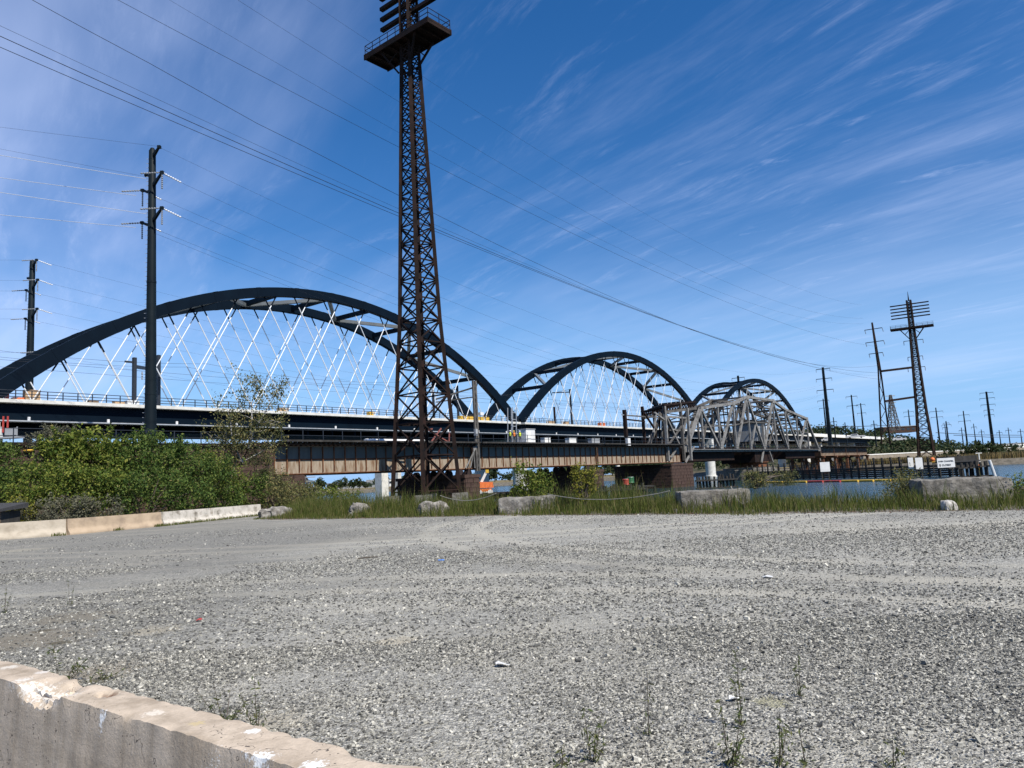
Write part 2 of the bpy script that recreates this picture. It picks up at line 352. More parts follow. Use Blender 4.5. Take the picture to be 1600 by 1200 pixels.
stone = ramp(sp1.outputs[0], [(0, (.11, .11, .11)), (1, (.74, .73, .70)), (.45, (.30, .30, .295)), (.8, (.48, .475, .46))])
stone2 = ramp(sp2.outputs[0], [(0, (.15, .15, .15)), (1, (.60, .59, .57)), (.5, (.34, .335, .325))])
base = mixc(.38, stone, stone2)
gaps = ramp(v1.outputs['Distance'], [(.25, (1, 1, 1)), (.75, (.45, .45, .45))])
base = mixc(.8, base, gaps, 'MULTIPLY')
# fines and dust worn through in patches and along wheel tracks
big = tnoise(.16, 5.0, .6, dist=.6); mid = tnoise(.9, 6.0, .65)
mpt = nd(t, 'ShaderNodeMapping'); mpt.inputs['Rotation'].default_value = (0, 0, R(-24)); mpt.inputs['Scale'].default_value = (.05, .75, 1); t.links.new(tc.outputs['Object'], mpt.inputs[0])
trk = tnoise(1.0, 4.0, .55, mpt.outputs[0], .8)
dustf = mth(t, 'ADD', mth(t, 'MULTIPLY', big.outputs['Fac'], .55), mth(t, 'ADD', mth(t, 'MULTIPLY', mid.outputs['Fac'], .25), mth(t, 'MULTIPLY', trk.outputs['Fac'], .45)))
dm = nd(t, 'ShaderNodeMapRange', interpolation_type='SMOOTHSTEP'); dm.inputs[1].default_value = .58; dm.inputs[2].default_value = .80; dm.inputs[4].default_value = .75
t.links.new(dustf, dm.inputs[0])
fine = tnoise(55, 4, .7); fines = ramp(fine.outputs['Fac'], [(.3, (.27, .26, .24)), (.7, (.48, .465, .43))])
base = mixc(dm.outputs[0], base, fines)
rb_ = None
for cx, cy, R_, w_ in RUTS:
    s_ = nd(t, 'ShaderNodeVectorMath', operation='DISTANCE'); t.links.new(tc.outputs['Object'], s_.inputs[0]); s_.inputs[1].default_value = (cx, cy, 0)
    d_ = mth(t, 'ABSOLUTE', mth(t, 'SUBTRACT', mth(t, 'ADD', s_.outputs['Value'], mth(t, 'MULTIPLY', mid.outputs['Fac'], .3)), R_ + .15))
    q_ = nd(t, 'ShaderNodeMapRange', interpolation_type='SMOOTHSTEP'); q_.inputs[1].default_value = w_ * 1.5; q_.inputs[2].default_value = w_ * .3; t.links.new(d_, q_.inputs[0])
    rb_ = q_.outputs[0] if rb_ is None else mth(t, 'MAXIMUM', rb_, q_.outputs[0])
base = mixc(mth(t, 'MULTIPLY', mth(t, 'MULTIPLY', rb_, trk.outputs['Fac']), 1.35, clamp=True), base, fines)
for p_, r_, c_ in DIRT:
    s_ = nd(t, 'ShaderNodeVectorMath', operation='DISTANCE'); t.links.new(tc.outputs['Object'], s_.inputs[0]); s_.inputs[1].default_value = p_
    d_ = mth(t, 'ADD', s_.outputs['Value'], mth(t, 'MULTIPLY', mth(t, 'SUBTRACT', tnoise(5.5, 6, .7).outputs['Fac'], .5), r_ * 3.2))
    q_ = nd(t, 'ShaderNodeMapRange', interpolation_type='SMOOTHSTEP'); q_.inputs[1].default_value = r_ * 1.1; q_.inputs[2].default_value = r_ * .5; t.links.new(d_, q_.inputs[0])
    base = mixc(mth(t, 'MULTIPLY', q_.outputs[0], .62), base, mixc(.5, c_, fines, 'MULTIPLY') if False else c_)
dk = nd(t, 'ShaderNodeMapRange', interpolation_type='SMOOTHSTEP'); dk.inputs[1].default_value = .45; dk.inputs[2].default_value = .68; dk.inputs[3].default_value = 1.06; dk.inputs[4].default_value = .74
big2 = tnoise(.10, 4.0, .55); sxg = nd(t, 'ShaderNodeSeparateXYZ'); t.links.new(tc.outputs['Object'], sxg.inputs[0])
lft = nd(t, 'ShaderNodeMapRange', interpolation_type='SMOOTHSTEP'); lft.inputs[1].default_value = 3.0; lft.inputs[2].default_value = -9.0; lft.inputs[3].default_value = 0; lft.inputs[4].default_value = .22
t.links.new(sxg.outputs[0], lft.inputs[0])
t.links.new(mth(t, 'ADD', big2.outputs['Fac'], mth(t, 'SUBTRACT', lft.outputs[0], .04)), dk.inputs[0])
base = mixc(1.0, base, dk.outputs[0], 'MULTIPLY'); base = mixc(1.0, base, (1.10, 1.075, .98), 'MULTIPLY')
t.links.new(base, b.inputs['Base Color'])
bp = nd(t, 'ShaderNodeBump', i_Strength=.9); bp.inputs['Distance'].default_value = .02
hgt = mth(t, 'SUBTRACT', mth(t, 'MULTIPLY', fine.outputs['Fac'], .3), mth(t, 'MULTIPLY', v1.outputs['Distance'], 1.2)); t.links.new(hgt, bp.inputs['Height']); t.links.new(bp.outputs[0], b.inputs['Normal'])
M['gravel'] = gm
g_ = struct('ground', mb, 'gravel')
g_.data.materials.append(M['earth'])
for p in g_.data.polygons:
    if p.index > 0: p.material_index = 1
# loose stones, thick near the camera
def stones(n, ymin, ymax, smin, smax):
    Y = ymin + (ymax - ymin) * rng.uniform(0, 1, n * 2) ** .85; X = rng.uniform(-.74, .74, n * 2) * Y
    k = np.array([mnoise.noise((x * .22, y * .22, 1.3)) + .6 * mnoise.noise((x * .8, y * .8, 4.0)) for x, y in zip(X, Y)])
    keep = (k * 1.25 + rng.uniform(-.40, .40, n * 2) > -.42 - .03 * X)
    for cx, cy, R_, w_ in RUTS:
        keep &= (np.abs(np.hypot(X - cx, Y - cy) - R_) > w_ * .8) | (rng.uniform(0, 1, n * 2) < .45)
    for p_, r_, c_ in DIRT: keep &= (np.hypot(X - p_.x, Y - p_.y) > r_ * rng.uniform(.4, 1.2, n * 2)) | (rng.uniform(0, 1, n * 2) < .33)
    # keep off the near barrier
    dline = (X - (-2.81)) * .607 + (Y - 4.24) * .795
    keep &= dline > .30
    X = X[keep][:n]; Y = Y[keep][:n]; n = len(X)
    sz = smin + (smax - smin) * rng.uniform(0, 1, n) ** 2.4; sz = np.where(rng.uniform(0, 1, n) < .012, sz * 1.9, sz)
    ang = rng.uniform(0, 6.28, n); c = np.array([[-1, -1, -1], [1, -1, -1], [1, 1, -1], [-1, 1, -1], [-1, -1, 1], [1, -1, 1], [1, 1, 1], [-1, 1, 1]], float)
    v = c[None] * (1 + rng.uniform(-.62, .25, (n, 8, 3))) * sz[:, None, None] * .5
    v[:, :, 0] *= rng.uniform(.8, 1.5, (n, 1)); v[:, :, 2] *= rng.uniform(.45, .85, (n, 1))
    tl = rng.normal(0, .35, (n, 1)); v[:, :, 2] += tl * v[:, :, 0]
    x = v[:, :, 0] * np.cos(ang)[:, None] - v[:, :, 1] * np.sin(ang)[:, None]; y = v[:, :, 0] * np.sin(ang)[:, None] + v[:, :, 1] * np.cos(ang)[:, None]
    v = np.stack([x + X[:, None], y + Y[:, None], v[:, :, 2] + sz[:, None] * .22], 2).reshape(-1, 3)
    q = np.array([(4, 5, 6, 7), (0, 1, 5, 4), (1, 2, 6, 5), (2, 3, 7, 6), (3, 0, 4, 7)])
    return v, (np.arange(n)[:, None, None] * 8 + q[None]).reshape(-1, 4)
va, qa = stones(98000, 2.3, 8.5, .007, .020); vb, qb = stones(60000, 7.0, 19, .012, .030); vc, qc = stones(26000, 16, 36, .015, .036)
pm = bpy.data.materials.new('crushed_stone'); pm.use_nodes = True; t = pm.node_tree; b = t.nodes['Principled BSDF']; b.inputs['Roughness'].default_value = .9; b.inputs['Specular IOR Level'].default_value = .3
g = nd(t, 'ShaderNodeNewGeometry')
cr_ = ramp(g.outputs['Random Per Island'], [(0, (.055, .056, .058)), (1, (.56, .55, .525)), (.36, (.12, .12, .12)), (.66, (.235, .235, .225)), (.88, (.40, .395, .375))])
tc = nd(t, 'ShaderNodeTexCoord'); n_ = tnoise(90, 3, .6); cr_ = mixc(1.0, cr_, (1.10, 1.075, .98), 'MULTIPLY'); cr2 = mixc(.35, cr_, ramp(n_.outputs['Fac'], [(.3, (.4, .4, .4)), (.7, (1, 1, 1))]), 'MULTIPLY')
t.links.new(cr2, b.inputs['Base Color'])
gr = link('gravel', npmesh('gravel', np.concatenate([va, vb, vc]), quads=np.concatenate([qa, qb + len(va), qc + len(va) + len(vb)])), None, pm)
gr['kind'] = 'stuff'; gr['label'] = 'loose grey crushed stone spread over the lot'
# ------------------------------------------------------------------ WATER
wm = bpy.data.materials.new('river_water'); wm.use_nodes = True; t = wm.node_tree; b = t.nodes['Principled BSDF']
b.inputs['Base Color'].default_value = (.016, .040, .048, 1); b.inputs['Roughness'].default_value = .12; b.inputs['IOR'].default_value = 1.33
tc = nd(t, 'ShaderNodeTexCoord'); mp = nd(t, 'ShaderNodeMapping'); mp.inputs['Rotation'].default_value = (0, 0, R(35)); mp.inputs['Scale'].default_value = (.55, 1, 1); t.links.new(tc.outputs['Object'], mp.inputs[0])
w1 = tnoise(.9, 7, .65, mp.outputs[0]); bp = nd(t, 'ShaderNodeBump', i_Strength=.85); bp.inputs['Distance'].default_value = .35; t.links.new(w1.outputs['Fac'], bp.inputs['Height']); t.links.new(bp.outputs[0], b.inputs['Normal'])
M['water'] = wm
mb = MB(); mb.v = [Vector(p) for p in ((-4000, -300, -1.5), (4000, -300, -1.5), (4000, 7000, -1.5), (-4000, 7000, -1.5))]; mb.f = [(0, 1, 2, 3)]
struct('river', mb, 'water')
# ------------------------------------------------------------------ FRAMES of the two bridges (same bearing)
BR = .6515
DX, DY = math.sin(BR), math.cos(BR)
DV, NV, ZV = Vector((DX, DY, 0)), Vector((-DY, DX, 0)), Vector((0, 0, 1))
def NB(s, t=0, z=0): return Vector((-74.17, 106.2, 0)) + DV * s + NV * t + ZV * z      # new arch bridge
def OB(s, t=0, z=0): return Vector((-24.87, 78.55, 0)) + DV * s + NV * t + ZV * z      # old railway bridge
AX = (DV, NV, ZV)
# ------------------------------------------------------------------ NEW ARCH BRIDGE
LS, WD, ZD = 124.0, 13.5, 16.65
def arch_span(i, label):
    s0 = i * LS + .9; ln = LS - 1.8; RISE = 24.0
    T = thing('arch_span', label, 'bridge', NB(s0 + ln / 2, WD / 2, ZD), 'arch spans of the new bridge')
    def arc(u): return ZD + .2 + RISE * 4 * u * (1 - u) * (1 + .10 * (4 * u * (1 - u) - 1) * -1)
    for tt in (0, WD):
        mb = MB(); n = 56; base = 0
        for k in range(n + 1):
            u = k / n; z = arc(u); e = 1e-3; dz = (arc(min(1, u + e)) - arc(max(0, u - e))) / ((min(1, u + e) - max(0, u - e)) * ln)
            nrm = Vector((-dz, 0, 1)).normalized(); h = .86 + .28 * (1 - 4 * u * (1 - u)); c = (s0 + u * ln, z)
            for a, b_ in ((-.6, -h), (.6, -h), (.6, h), (-.6, h)):
                mb.v.append(NB(c[0] + nrm.x * b_, tt + a, c[1] + nrm.z * b_))
            # thin flange lip proud of the box, as on the photo's rib edge
        for k in range(n):
            for j in range(4):
                a = k * 4 + j; b_ = k * 4 + (j + 1) % 4; mb.f.append((a, b_, b_ + 4, a + 4))
        mb.f.append((3, 2, 1, 0)); mb.f.append(tuple(n * 4 + j for j in range(4)))
        rib = part('arch_rib', mb, 'navy', T)
        for k in range(1, 14):
            u = k / 14; e = 1e-3; dz = (arc(u + e) - arc(u - e)) / (2 * e * ln); tg_ = Vector((1, 0, dz)).normalized(); h = .86 + .28 * (1 - 4 * u * (1 - u))
            q = NB(s0 + u * ln, tt, arc(u)); td = DV * tg_.x + ZV * tg_.z; part('splice_plate', MB().box(q, (.9, 1.26, 2 * h + .06), (td, NV, (ZV * tg_.x - DV * tg_.z))), 'navy', rib)
        # hangers, crossing each other
        N = 16
        for k in range(N):
            for sg in (-1, 1):
                ub = (k + .75) / (N + .5); sb = ub * ln
                # walk up at 61 degrees until the rib is met
                lo_, hi_ = 0, 40
                f = lambda h: arc(min(max((sb + sg * h / 1.78) / ln, 0), 1)) - 1.0 - (ZD - .2 + h)
                for _ in range(40):
                    md = (lo_ + hi_) / 2
                    if f(md) > 0: lo_ = md
                    else: hi_ = md
                if lo_ < 1.2: continue
                q = NB(s0 + sb + sg * lo_ / 1.78, tt + sg * .13, ZD - .2 + lo_); p = NB(s0 + sb, tt + sg * .13, ZD - .2)
                mb = MB().tube([p, q], .092, 6); hg = part('hanger', mb, 'hanger', T)
                d = (q - p).normalized()
                part('socket', MB().tube([q - d * min(2.0, lo_ * .3), q + d * .3], .13, 6), 'navy', hg)
        # tie girder below the slab edge: web box, lips, stiffener brackets
        sd = -1 if tt == 0 else 1
        mb = MB().box(NB(s0 + ln / 2, tt, ZD - 1.85), (ln, .9, 2.35), AX); tg = part('tie_girder', mb, 'navy', T)
        mb = MB().box(NB(s0 + ln / 2, tt + sd * .30, ZD - 3.12), (ln, 1.7, .18), AX); part('bottom_flange', mb, 'galv', tg)
        for k in range(11): part('bracket', MB().box(NB(s0 + 5 + k * (ln - 10) / 10, tt + sd * .56, ZD - 2.75), (.35, .22, .55), AX), 'white', tg)
    # lateral bracing between the ribs
    us = [.12, .215, .31, .405, .5, .595, .69, .785, .88]
    for k, u in enumerate(us):
        z = arc(u); part('rib_strut', MB().beam(NB(s0 + u * ln, .6, z), NB(s0 + u * ln, WD - .6, z), .8, .9), 'navy', T)
        if k < len(us) - 1:
            u2 = us[k + 1]; a, b_ = ((.6, WD - .6) if k % 2 == 0 else (WD - .6, .6))
            part('rib_diagonal', MB().beam(NB(s0 + u * ln, a, z - .2), NB(s0 + u2 * ln, b_, arc(u2) - .2), .75, .7), 'brace', T)
    part('deck_slab', MB().box(NB(s0 + ln / 2, WD / 2, ZD - .32), (ln, WD + 3.4, .5), AX), 'conc', T)
    fb = MB()
    for k in range(21): fb.box(NB(s0 + 1 + k * (ln - 2) / 20, WD / 2, ZD - 3.0), (.4, WD - .92, 2.6), AX)
    o = part('floor_beams', fb, 'navy', T); o['kind'] = 'stuff'
    part('soffit', MB().box(NB(s0 + ln / 2, WD / 2, ZD - 4.36), (ln, WD - 1.2, .08), AX), 'navy', T)
    for k in range(4): part('stringer', MB().box(NB(s0 + ln / 2, 2.4 + k * 2.9, ZD - 1.05), (ln - .4, .35, .8), AX), 'navy', T)
    for tt in (-1.45, WD + 1.45):
        mb = MB()
        for k in range(int(ln / 2.1)): mb.box(NB(s0 + .8 + k * 2.1, tt, ZD + .62), (.13, .1, 1.25), AX)
        for z in (.3, .72, 1.2): mb.box(NB(s0 + ln / 2, tt, ZD + z), (ln - .6, .09, .10), AX)
        o = part('railing', mb, 'navyrail', T); o['kind'] = 'stuff'
    return T
arch_span(0, 'nearest and largest dark blue arch span of the new bridge, behind the lattice tower')
arch_span(1, 'middle dark blue arch span, left of and behind the old truss bridge')
arch_span(2, 'farthest dark blue arch span, rising behind the old grey truss')
# piers
for i, lab in enumerate(('pale round column pier at the left end of the largest arch', 'pale round column pier behind the orange lift, under the joint of first and second arches',
                         'pale round column pier seen under the left half of the old truss', 'pale round column pier at the far right end of the arch bridge')):
    T = thing('bridge_pier', lab, 'bridge pier', NB(i * LS, WD / 2, -1.6), 'piers of the new arch bridge')
    for tt in (.2, WD - .2):
        part('column', MB().lathe(NB(i * LS, tt, -2.5), [(2.3, 0), (2.3, 1.6), (1.95, 1.7), (1.95, 13.4)], 24), 'conc', T, smooth=True)
    part('pier_cap', MB().box(NB(i * LS, WD / 2, 12.1), (3.6, WD + 4, 2.2), AX), 'conc', T)
# approach viaduct to the right and left
def viaduct(s0, s1, label):
    T = thing('approach_viaduct', label, 'bridge', NB((s0 + s1) / 2, WD / 2, 14)); m_ = (s0 + s1) / 2; ln = s1 - s0
    part('deck_slab', MB().box(NB(m_, WD / 2, ZD - .32), (ln, WD + 3.4, .62), AX), 'concw', T)
    for tt in (-1.5, WD + 1.5): part('parapet', MB().box(NB(m_, tt, ZD + .5), (ln, .3, 1.0), AX), 'concw', T)
    for k in range(4): part('girder', MB().box(NB(m_, .6 + k * (WD - 1.2) / 3, ZD - 1.9), (ln, .5, 2.5), AX), 'navy', T)
    s = s0 + 34
    while s < s1:
        part('column', MB().box(NB(s, WD / 2, 5.2), (2.2, WD * .7, 16.6), AX), 'conc', T); s += 36
viaduct(372.5, 660, 'long pale-edged viaduct running on right from the last arch towards the hill')
viaduct(-70, -.5, 'dark approach viaduct entering the frame at far left before the largest arch')
# things standing on the new deck
def deckpole(s, t, h, label, arm=None, other=None):
    T = thing('catenary_mast', label, 'mast', NB(s, t, ZD), 'catenary masts on the new bridge')
    part('post', MB().beam(NB(s, t, ZD), NB(s, t, ZD + h), .45, .45), 'rust' if arm is None else 'navyrail', T)
    if arm:
        part('arm', MB().beam(NB(s, t, ZD + h - .9), NB(s - arm, t + .3, ZD + h - 1.6), .22, .3), 'navyrail', T)
        part('stay', MB().beam(NB(s, t, ZD + h - .1), NB(s - arm * .8, t + .2, ZD + h - 1.35), .1, .1), 'navyrail', T)
    return T
T = thing('catenary_portal', 'black steel portal frame over the tracks, left of and behind the big pole', 'portal frame', NB(24.5, 8, ZD))
pA, pB = NB(22.5, 2.2, ZD), NB(31.5, 11.5, ZD)
for p, h in ((pA, 8.2), (pB, 10.8)): part('post', MB().beam(p, p + ZV * h, .55, .55), 'navyrail', T)
part('crossbeam', MB().beam(pA + ZV * 6.7, pB + ZV * 8.0, .4, .55), 'navyrail', T)
part('bracket', MB().beam(pA + ZV * 7.4 - DV * 1.6, pA + ZV * 7.4 + DV * .3, .2, .3), 'navyrail', T)
for k in (.3, .62): q = pA.lerp(pB, k) + ZV * 6.8; part('insulator', MB().lathe(q - ZV * 1.8, [(.06, 0), (.16, .2), (.06, .4), (.16, .6), (.06, .8), (.16, 1.0), (.06, 1.4)], 8), 'ins', T)
deckpole(155, 3, 11.2, 'dark L-shaped mast with a bracket arm inside the middle arch', 9)
deckpole(146, 3, 5.4, 'short dark post on the deck left of the L-shaped mast')
deckpole(98, 6, 9.5, 'dark mast on the new deck seen through the lattice tower, left one', 3)
deckpole(107, 6, 9.5, 'dark mast on the new deck seen through the lattice tower, right one', 3)
deckpole(268, 3, 11.0, 'dark mast on the new deck inside the farthest arch', 5)
def crate(x, y0, y1, w, m, name, label, cat, t=1.2, Y=None):
    # standing on the deck edge line
    lo_, hi_ = -60, 400
    for _ in range(50):
        md = (lo_ + hi_) / 2; p = NB(md, t, ZD) - EYE
        X = 800 + 1200 * p.dot(RT) / p.dot(FW)
        if p.y < 5 or X < x: lo_ = md
        else: hi_ = md
    p = NB(lo_, t, ZD); d = (p - EYE).dot(FW); W_, H_ = w * d / 1200, (y1 - y0) * d / 1200
    mb = MB().box(p + ZV * H_ / 2, (W_ * 1.25, 1.0, H_), AX)
    T = thing(name, label, cat, p); part('body', mb, m, T)
    mb2 = MB()
    for z in (.06, .94): mb2.box(p + ZV * H_ * z, (W_ * 1.25 + .08, 1.08, max(.06, H_ * .07)), AX)
    part('frame', mb2, m if m != 'ply' else 'board', T)
crate(49, 604, 622, 17, 'ply', 'plywood_crate', 'tall brown plywood crate on the new deck at far left', 'crate')
crate(28, 620, 625, 13, 'orange', 'orange_barrier', 'low orange barrier on the deck left of the plywood crate', 'barrier')
crate(143, 622, 627, 14, 'board', 'timber_pile', 'brown timber stack on the deck left of the portal frame', 'timber')
crate(185, 623, 629, 12, 'ply', 'timber_pile', 'tan timber stack on the deck beneath the portal frame', 'timber')
crate(206, 622, 630, 15, 'white', 'material_box', 'white box on the new deck just left of the big pole', 'box')
crate(441, 634, 641, 12, 'ply', 'timber_pile', 'tan timber stack on the deck behind the thin tree', 'timber')
crate(579, 641, 648, 8, 'yellow', 'material_box', 'yellow box on the new deck just left of the lattice tower', 'box')
crate(740, 648, 655, 56, 'yellow', 'formwork_panel', 'long yellow formwork panel on the deck right of the lattice tower', 'formwork')
crate(860, 656, 661, 12, 'ply', 'timber_pile', 'tan timber stack on the deck left of the L-shaped mast', 'timber')
crate(884, 657, 662, 8, 'ply', 'material_box', 'small tan box on the deck at the foot of the L-shaped mast', 'box')
crate(940, 659, 665, 12, 'orange', 'material_box', 'orange box on the deck under the right half of the middle arch', 'box')
crate(10, 606, 625, 3, 'red', 'red_post', 'thin red post at the deck end, far left', 'post')
# wires over the new tracks
for k, (t_, z_) in enumerate(((3.0, 6.2), (3.0, 7.9), (9.8, 6.2), (9.8, 8.2))):
    pts = [NB(s, t_, ZD + z_ + (.0 if k % 2 == 0 else .55 * (abs(((s + 60) % 48) / 24 - 1) ** 2 * 2 - 1))) for s in np.linspace(-60, 372, 145)]
    solo('contact_wire', MB().tube(pts, .022, 4), 'wire', ('lower wire over the near track', 'upper wire over the near track', 'lower wire over the far track', 'upper wire over the far track')[k] + ' of the new bridge', 'wire', NB(0, t_, ZD + z_), 'wires over the new bridge tracks')
# two-column pier behind the old bridge
T = thing('bridge_pier', 'grey twin-column pier with a pale cap, left of the lattice tower foot', 'bridge pier', at(606, 772, 235))
for x, w, m_ in ((597, 2.7, 'conc'), (620, 1.4, 'conc')):
    p = at(x, 775, 235); p.z = -2; part('column', MB().box(p + ZV * 6.5, (w, 3.0, 13.0), AX), m_, T)
p = at(607, 684, 235); part('pier_cap', MB().box(p + ZV * .2, (6.5, 4, 2.2), AX), 'concw', T)
# ------------------------------------------------------------------ OLD RAILWAY BRIDGE
gm2 = mat('rust_streaked_girder', [(.08, .038, .022), (.19, .135, .085), (.30, .25, .19), (.23, .17, .115), (.13, .062, .03), (.05, .027, .018)], 1.5, .85, .2, 8, stretch=(1.2, 1.2, .22), lo=.28, hi=.74, detail=9)
M['girder'] = gm2
def girder_span(s0, s1, label, ties=True, z0=3.36, z1=6.35, wd=9.5, mcol='girder', both=True):
    T = thing('girder_span', label, 'bridge span', OB((s0 + s1) / 2, wd / 2, z0), 'plate girder spans of the old bridge'); ln = s1 - s0 - .25; m_ = (s0 + s1) / 2
    for tt in ((0, wd * .36, wd * .64, wd) if both else (0, wd)):
        if abs(tt) < .01:
            g_ = part('plate_girder', MB().box(OB(m_, tt, (z0 + z1) / 2), (ln, .08, z1 - z0 - .1), AX), mcol, T)
            part('upper_web_shade', MB().box(OB(m_, tt - .055, z0 + (z1 - z0) * .73), (ln, .02, (z1 - z0) * .42), AX), 'webshade', g_)  # dark sheet: the deck overhang's shadow painted onto the upper web
            for z, w in ((z0, .62), (z1 - .02, .55)): part('flange', MB().box(OB(m_, tt, z), (ln, w, .09), AX), 'rust2' if z == z0 else 'rust', g_)
            part('rivet_strip', MB().box(OB(m_, tt - .06, z0 + (z1 - z0) * .5), (ln, .05, .16), AX), 'rust2', g_)
            n = max(3, int(round(ln / 1.55)))
            for k in range(n + 1): part('stiffener', MB().box(OB(s0 + .2 + k * (ln - .2) / n, tt - .12, (z0 + z1) / 2), (.09, .16, z1 - z0 - .28), AX), 'rust2', g_)
        else: part('plate_girder', MB().box(OB(m_, tt, (z0 + z1) / 2), (ln, .35, z1 - z0), AX), 'rust', T)
    if ties:
        mb = MB(); n = int(ln / .62)
        for k in range(n): mb.box(OB(s0 + .3 + k * .62, wd / 2 + rng.uniform(-.12, .12), z1 + .17), (.28, wd + 2.5, .26), AX)
        o = part('sleepers', mb, 'tie', T); o['kind'] = 'stuff'
        part('walkway', MB().box(OB(m_, -1.2, z1 + .36), (ln, 1.1, .08), AX), 'tie', T)
        part('kerb_timber', MB().box(OB(m_, -1.7, z1 + .38), (ln, .16, .2), AX), 'timber', T)
        for tt in (1.9, 3.35, 6.1, 7.55): part('rail', MB().box(OB(m_, tt, z1 + .4), (ln, .08, .16), AX), 'rust', T)
    return T
def handrail(s0, s1, label, z=6.75, t=-1.68, h=1.15, step=2.6, m='navyrail'):
    T = thing('handrail', label, 'railing', OB((s0 + s1) / 2, t, z), 'walkway handrails of the old bridge'); n = int((s1 - s0) / step)
    for k in range(n + 1): part('rail_post', MB().box(OB(s0 + k * (s1 - s0) / n, t, z + h / 2), (.07, .07, h), AX), m, T)
    for q in (.5, 1.0): part('rail_bar', MB().box(OB((s0 + s1) / 2, t, z + h * q - .04), (s1 - s0, .05, .05), AX), m, T)
girder_span(0, 31.3, 'rust-streaked plate girder span from the stone abutment to the lattice tower')
girder_span(31.5, 63, 'rust-streaked plate girder span right of the lattice tower, over the orange lift')
girder_span(63.2, 95, 'plate girder span with the pale sunlit lower half, next to the truss')
handrail(0, 62.8, 'black handrail along the left girders of the old bridge')
handrail(63.4, 92, 'black handrail along the girder next to the truss')
handrail(-55, -.3, 'black handrail on top of the stone abutment behind the bushes', z=6.45, t=-.6)
sR = 97.7 + 91.4
for k in range(4):
    girder_span(sR + 1.5 + k * 14, sR + 15.2 + k * 14, ('first', 'second', 'third', 'fourth')[k] + ' short grey-white girder right of the truss, counting away from it', z0=3.9, z1=6.35)
handrail(sR + 1.5, sR + 57, 'dark handrail along the short girders right of the truss', step=2.2)
# stone abutment and retaining wall, laid up in courses
def stonework(parent, s0, s1, t, z0, z1, ch, bl, end=None):
    mbs = [MB() for _ in range(6)]; proto = []
    for k in range(6):
        sx_, sz_ = rng.uniform(.93, .975), rng.uniform(.90, .95); dpt = .12 + .05 * k / 5
        c = [(-sx_ / 2, -dpt / 2, -sz_ / 2), (sx_ / 2, -dpt / 2, -sz_ / 2), (sx_ / 2, dpt / 2, -sz_ / 2), (-sx_ / 2, dpt / 2, -sz_ / 2),
             (-sx_ / 2, -dpt / 2, sz_ / 2), (sx_ / 2, -dpt / 2, sz_ / 2), (sx_ / 2, dpt / 2, sz_ / 2), (-sx_ / 2, dpt / 2, sz_ / 2)]
        c = [Vector(p) + Vector((rng.uniform(-.012, .012), rng.uniform(-.03, .03), rng.uniform(-.012, .012))) for p in c]
        mb = MB().quadbox(c); me = bpy.data.meshes.new('stone'); me.from_pydata([tuple(v) for v in mb.v], [], mb.f); me.materials.append(M['stone']); proto.append(me)
    og = origin(parent); nz = max(1, round((z1 - z0) / ch)); ch = (z1 - z0) / nz
    for r in range(nz):
        s = s0 - (bl / 2 if r % 2 else 0)
        while s < s1 - .05:
            l_ = bl * rng.uniform(.8, 1.25); a, b_ = max(s, s0), min(s + l_, s1)
            if b_ - a > .2:
                if end is None: p = OB((a + b_) / 2, t, z0 + (r + .5) * ch); ang = math.atan2(DY, DX)
                else: p = OB(end, (a + b_) / 2, z0 + (r + .5) * ch); ang = math.atan2(DY, DX) + math.pi / 2
                o = link('stone', proto[rng.integers(0, 6)], parent); o.location = p - og; o.rotation_euler = (0, 0, ang); o.scale = (b_ - a, 1, ch)
            s += l_
T = thing('abutment', 'brown stone abutment wall behind the bushes, holding the left end of the girders', 'abutment', OB(-28, 6, 0))
part('core', MB().box(OB(-30.2, 6, 2.4), (60, 13, 7.6), AX), 'mortar', T)
part('coping', MB().box(OB(-30.2, -.4, 6.33), (60.2, 1.0, .25), AX), 'rust', T)
stonework(T, -44, -.2, -.55, .2, 6.2, .62, 1.5)
T = thing('masonry_block', 'low stepped block of brown masonry under the girder end, beside the thin tree', 'masonry', OB(1.2, 1.5, -1))
part('core', MB().box(OB(1.4, 3, .9), (2.8, 9, 4.6), AX), 'mortar', T)
stonework(T, 0, 2.8, -1.55, -1.2, 3.2, .62, 1.3); stonework(T, -1.5, 3, 0, -1.2, 3.2, .62, 1.3, end=2.85)
def masonry_pier(s, w, label, t0=-1.4, t1=11, z1=2.55, bear=True, cap=True):
    T = thing('masonry_pier', label, 'bridge pier', OB(s, 4, -1.5), 'masonry piers of the old bridge')
    part('core', MB().box(OB(s, (t0 + t1) / 2, (z1 - 2.4) / 2), (w, t1 - t0, z1 + 2.4), AX), 'mortar', T)
    stonework(T, s - w / 2, s + w / 2, t0 - .04, -1.6, z1 - .45, .6, 1.25)
    stonework(T, t0, t1, 0, -1.6, z1 - .45, .6, 1.3, end=s - w / 2 - .03)
    stonework(T, t0, t1, 0, -1.6, z1 - .45, .6, 1.3, end=s + w / 2 + .03)
    if cap: part('coping', MB().box(OB(s, (t0 + t1) / 2, z1 - .2), (w + .35, t1 - t0 + .35, .42), AX), 'stone', T)
    if bear:
        for tt in (.0, 3.4, 6.2, 9.5):
            for ds in (-w * .28, w * .28):
                c = OB(s + ds, tt, z1); pts = [c + NV * -.3 + DV * (.55 * math.cos(a)) + ZV * (.75 * math.sin(a)) for a in np.linspace(0, math.pi, 9)]
                part('rocker_bearing', MB().prism(pts, NV * .6), 'ironrust', T)
masonry_pier(29.5, 2.9, 'brown stone pier beside the lattice tower, left of the orange lift')
masonry_pier(61.0, 3.2, 'brown stone pier half hidden by tall yellow weeds, with dark rocker bearings')
masonry_pier(92.6, 9.6, 'wide red-brown stone rest pier under the left end of the truss', z1=3.1, bear=False)
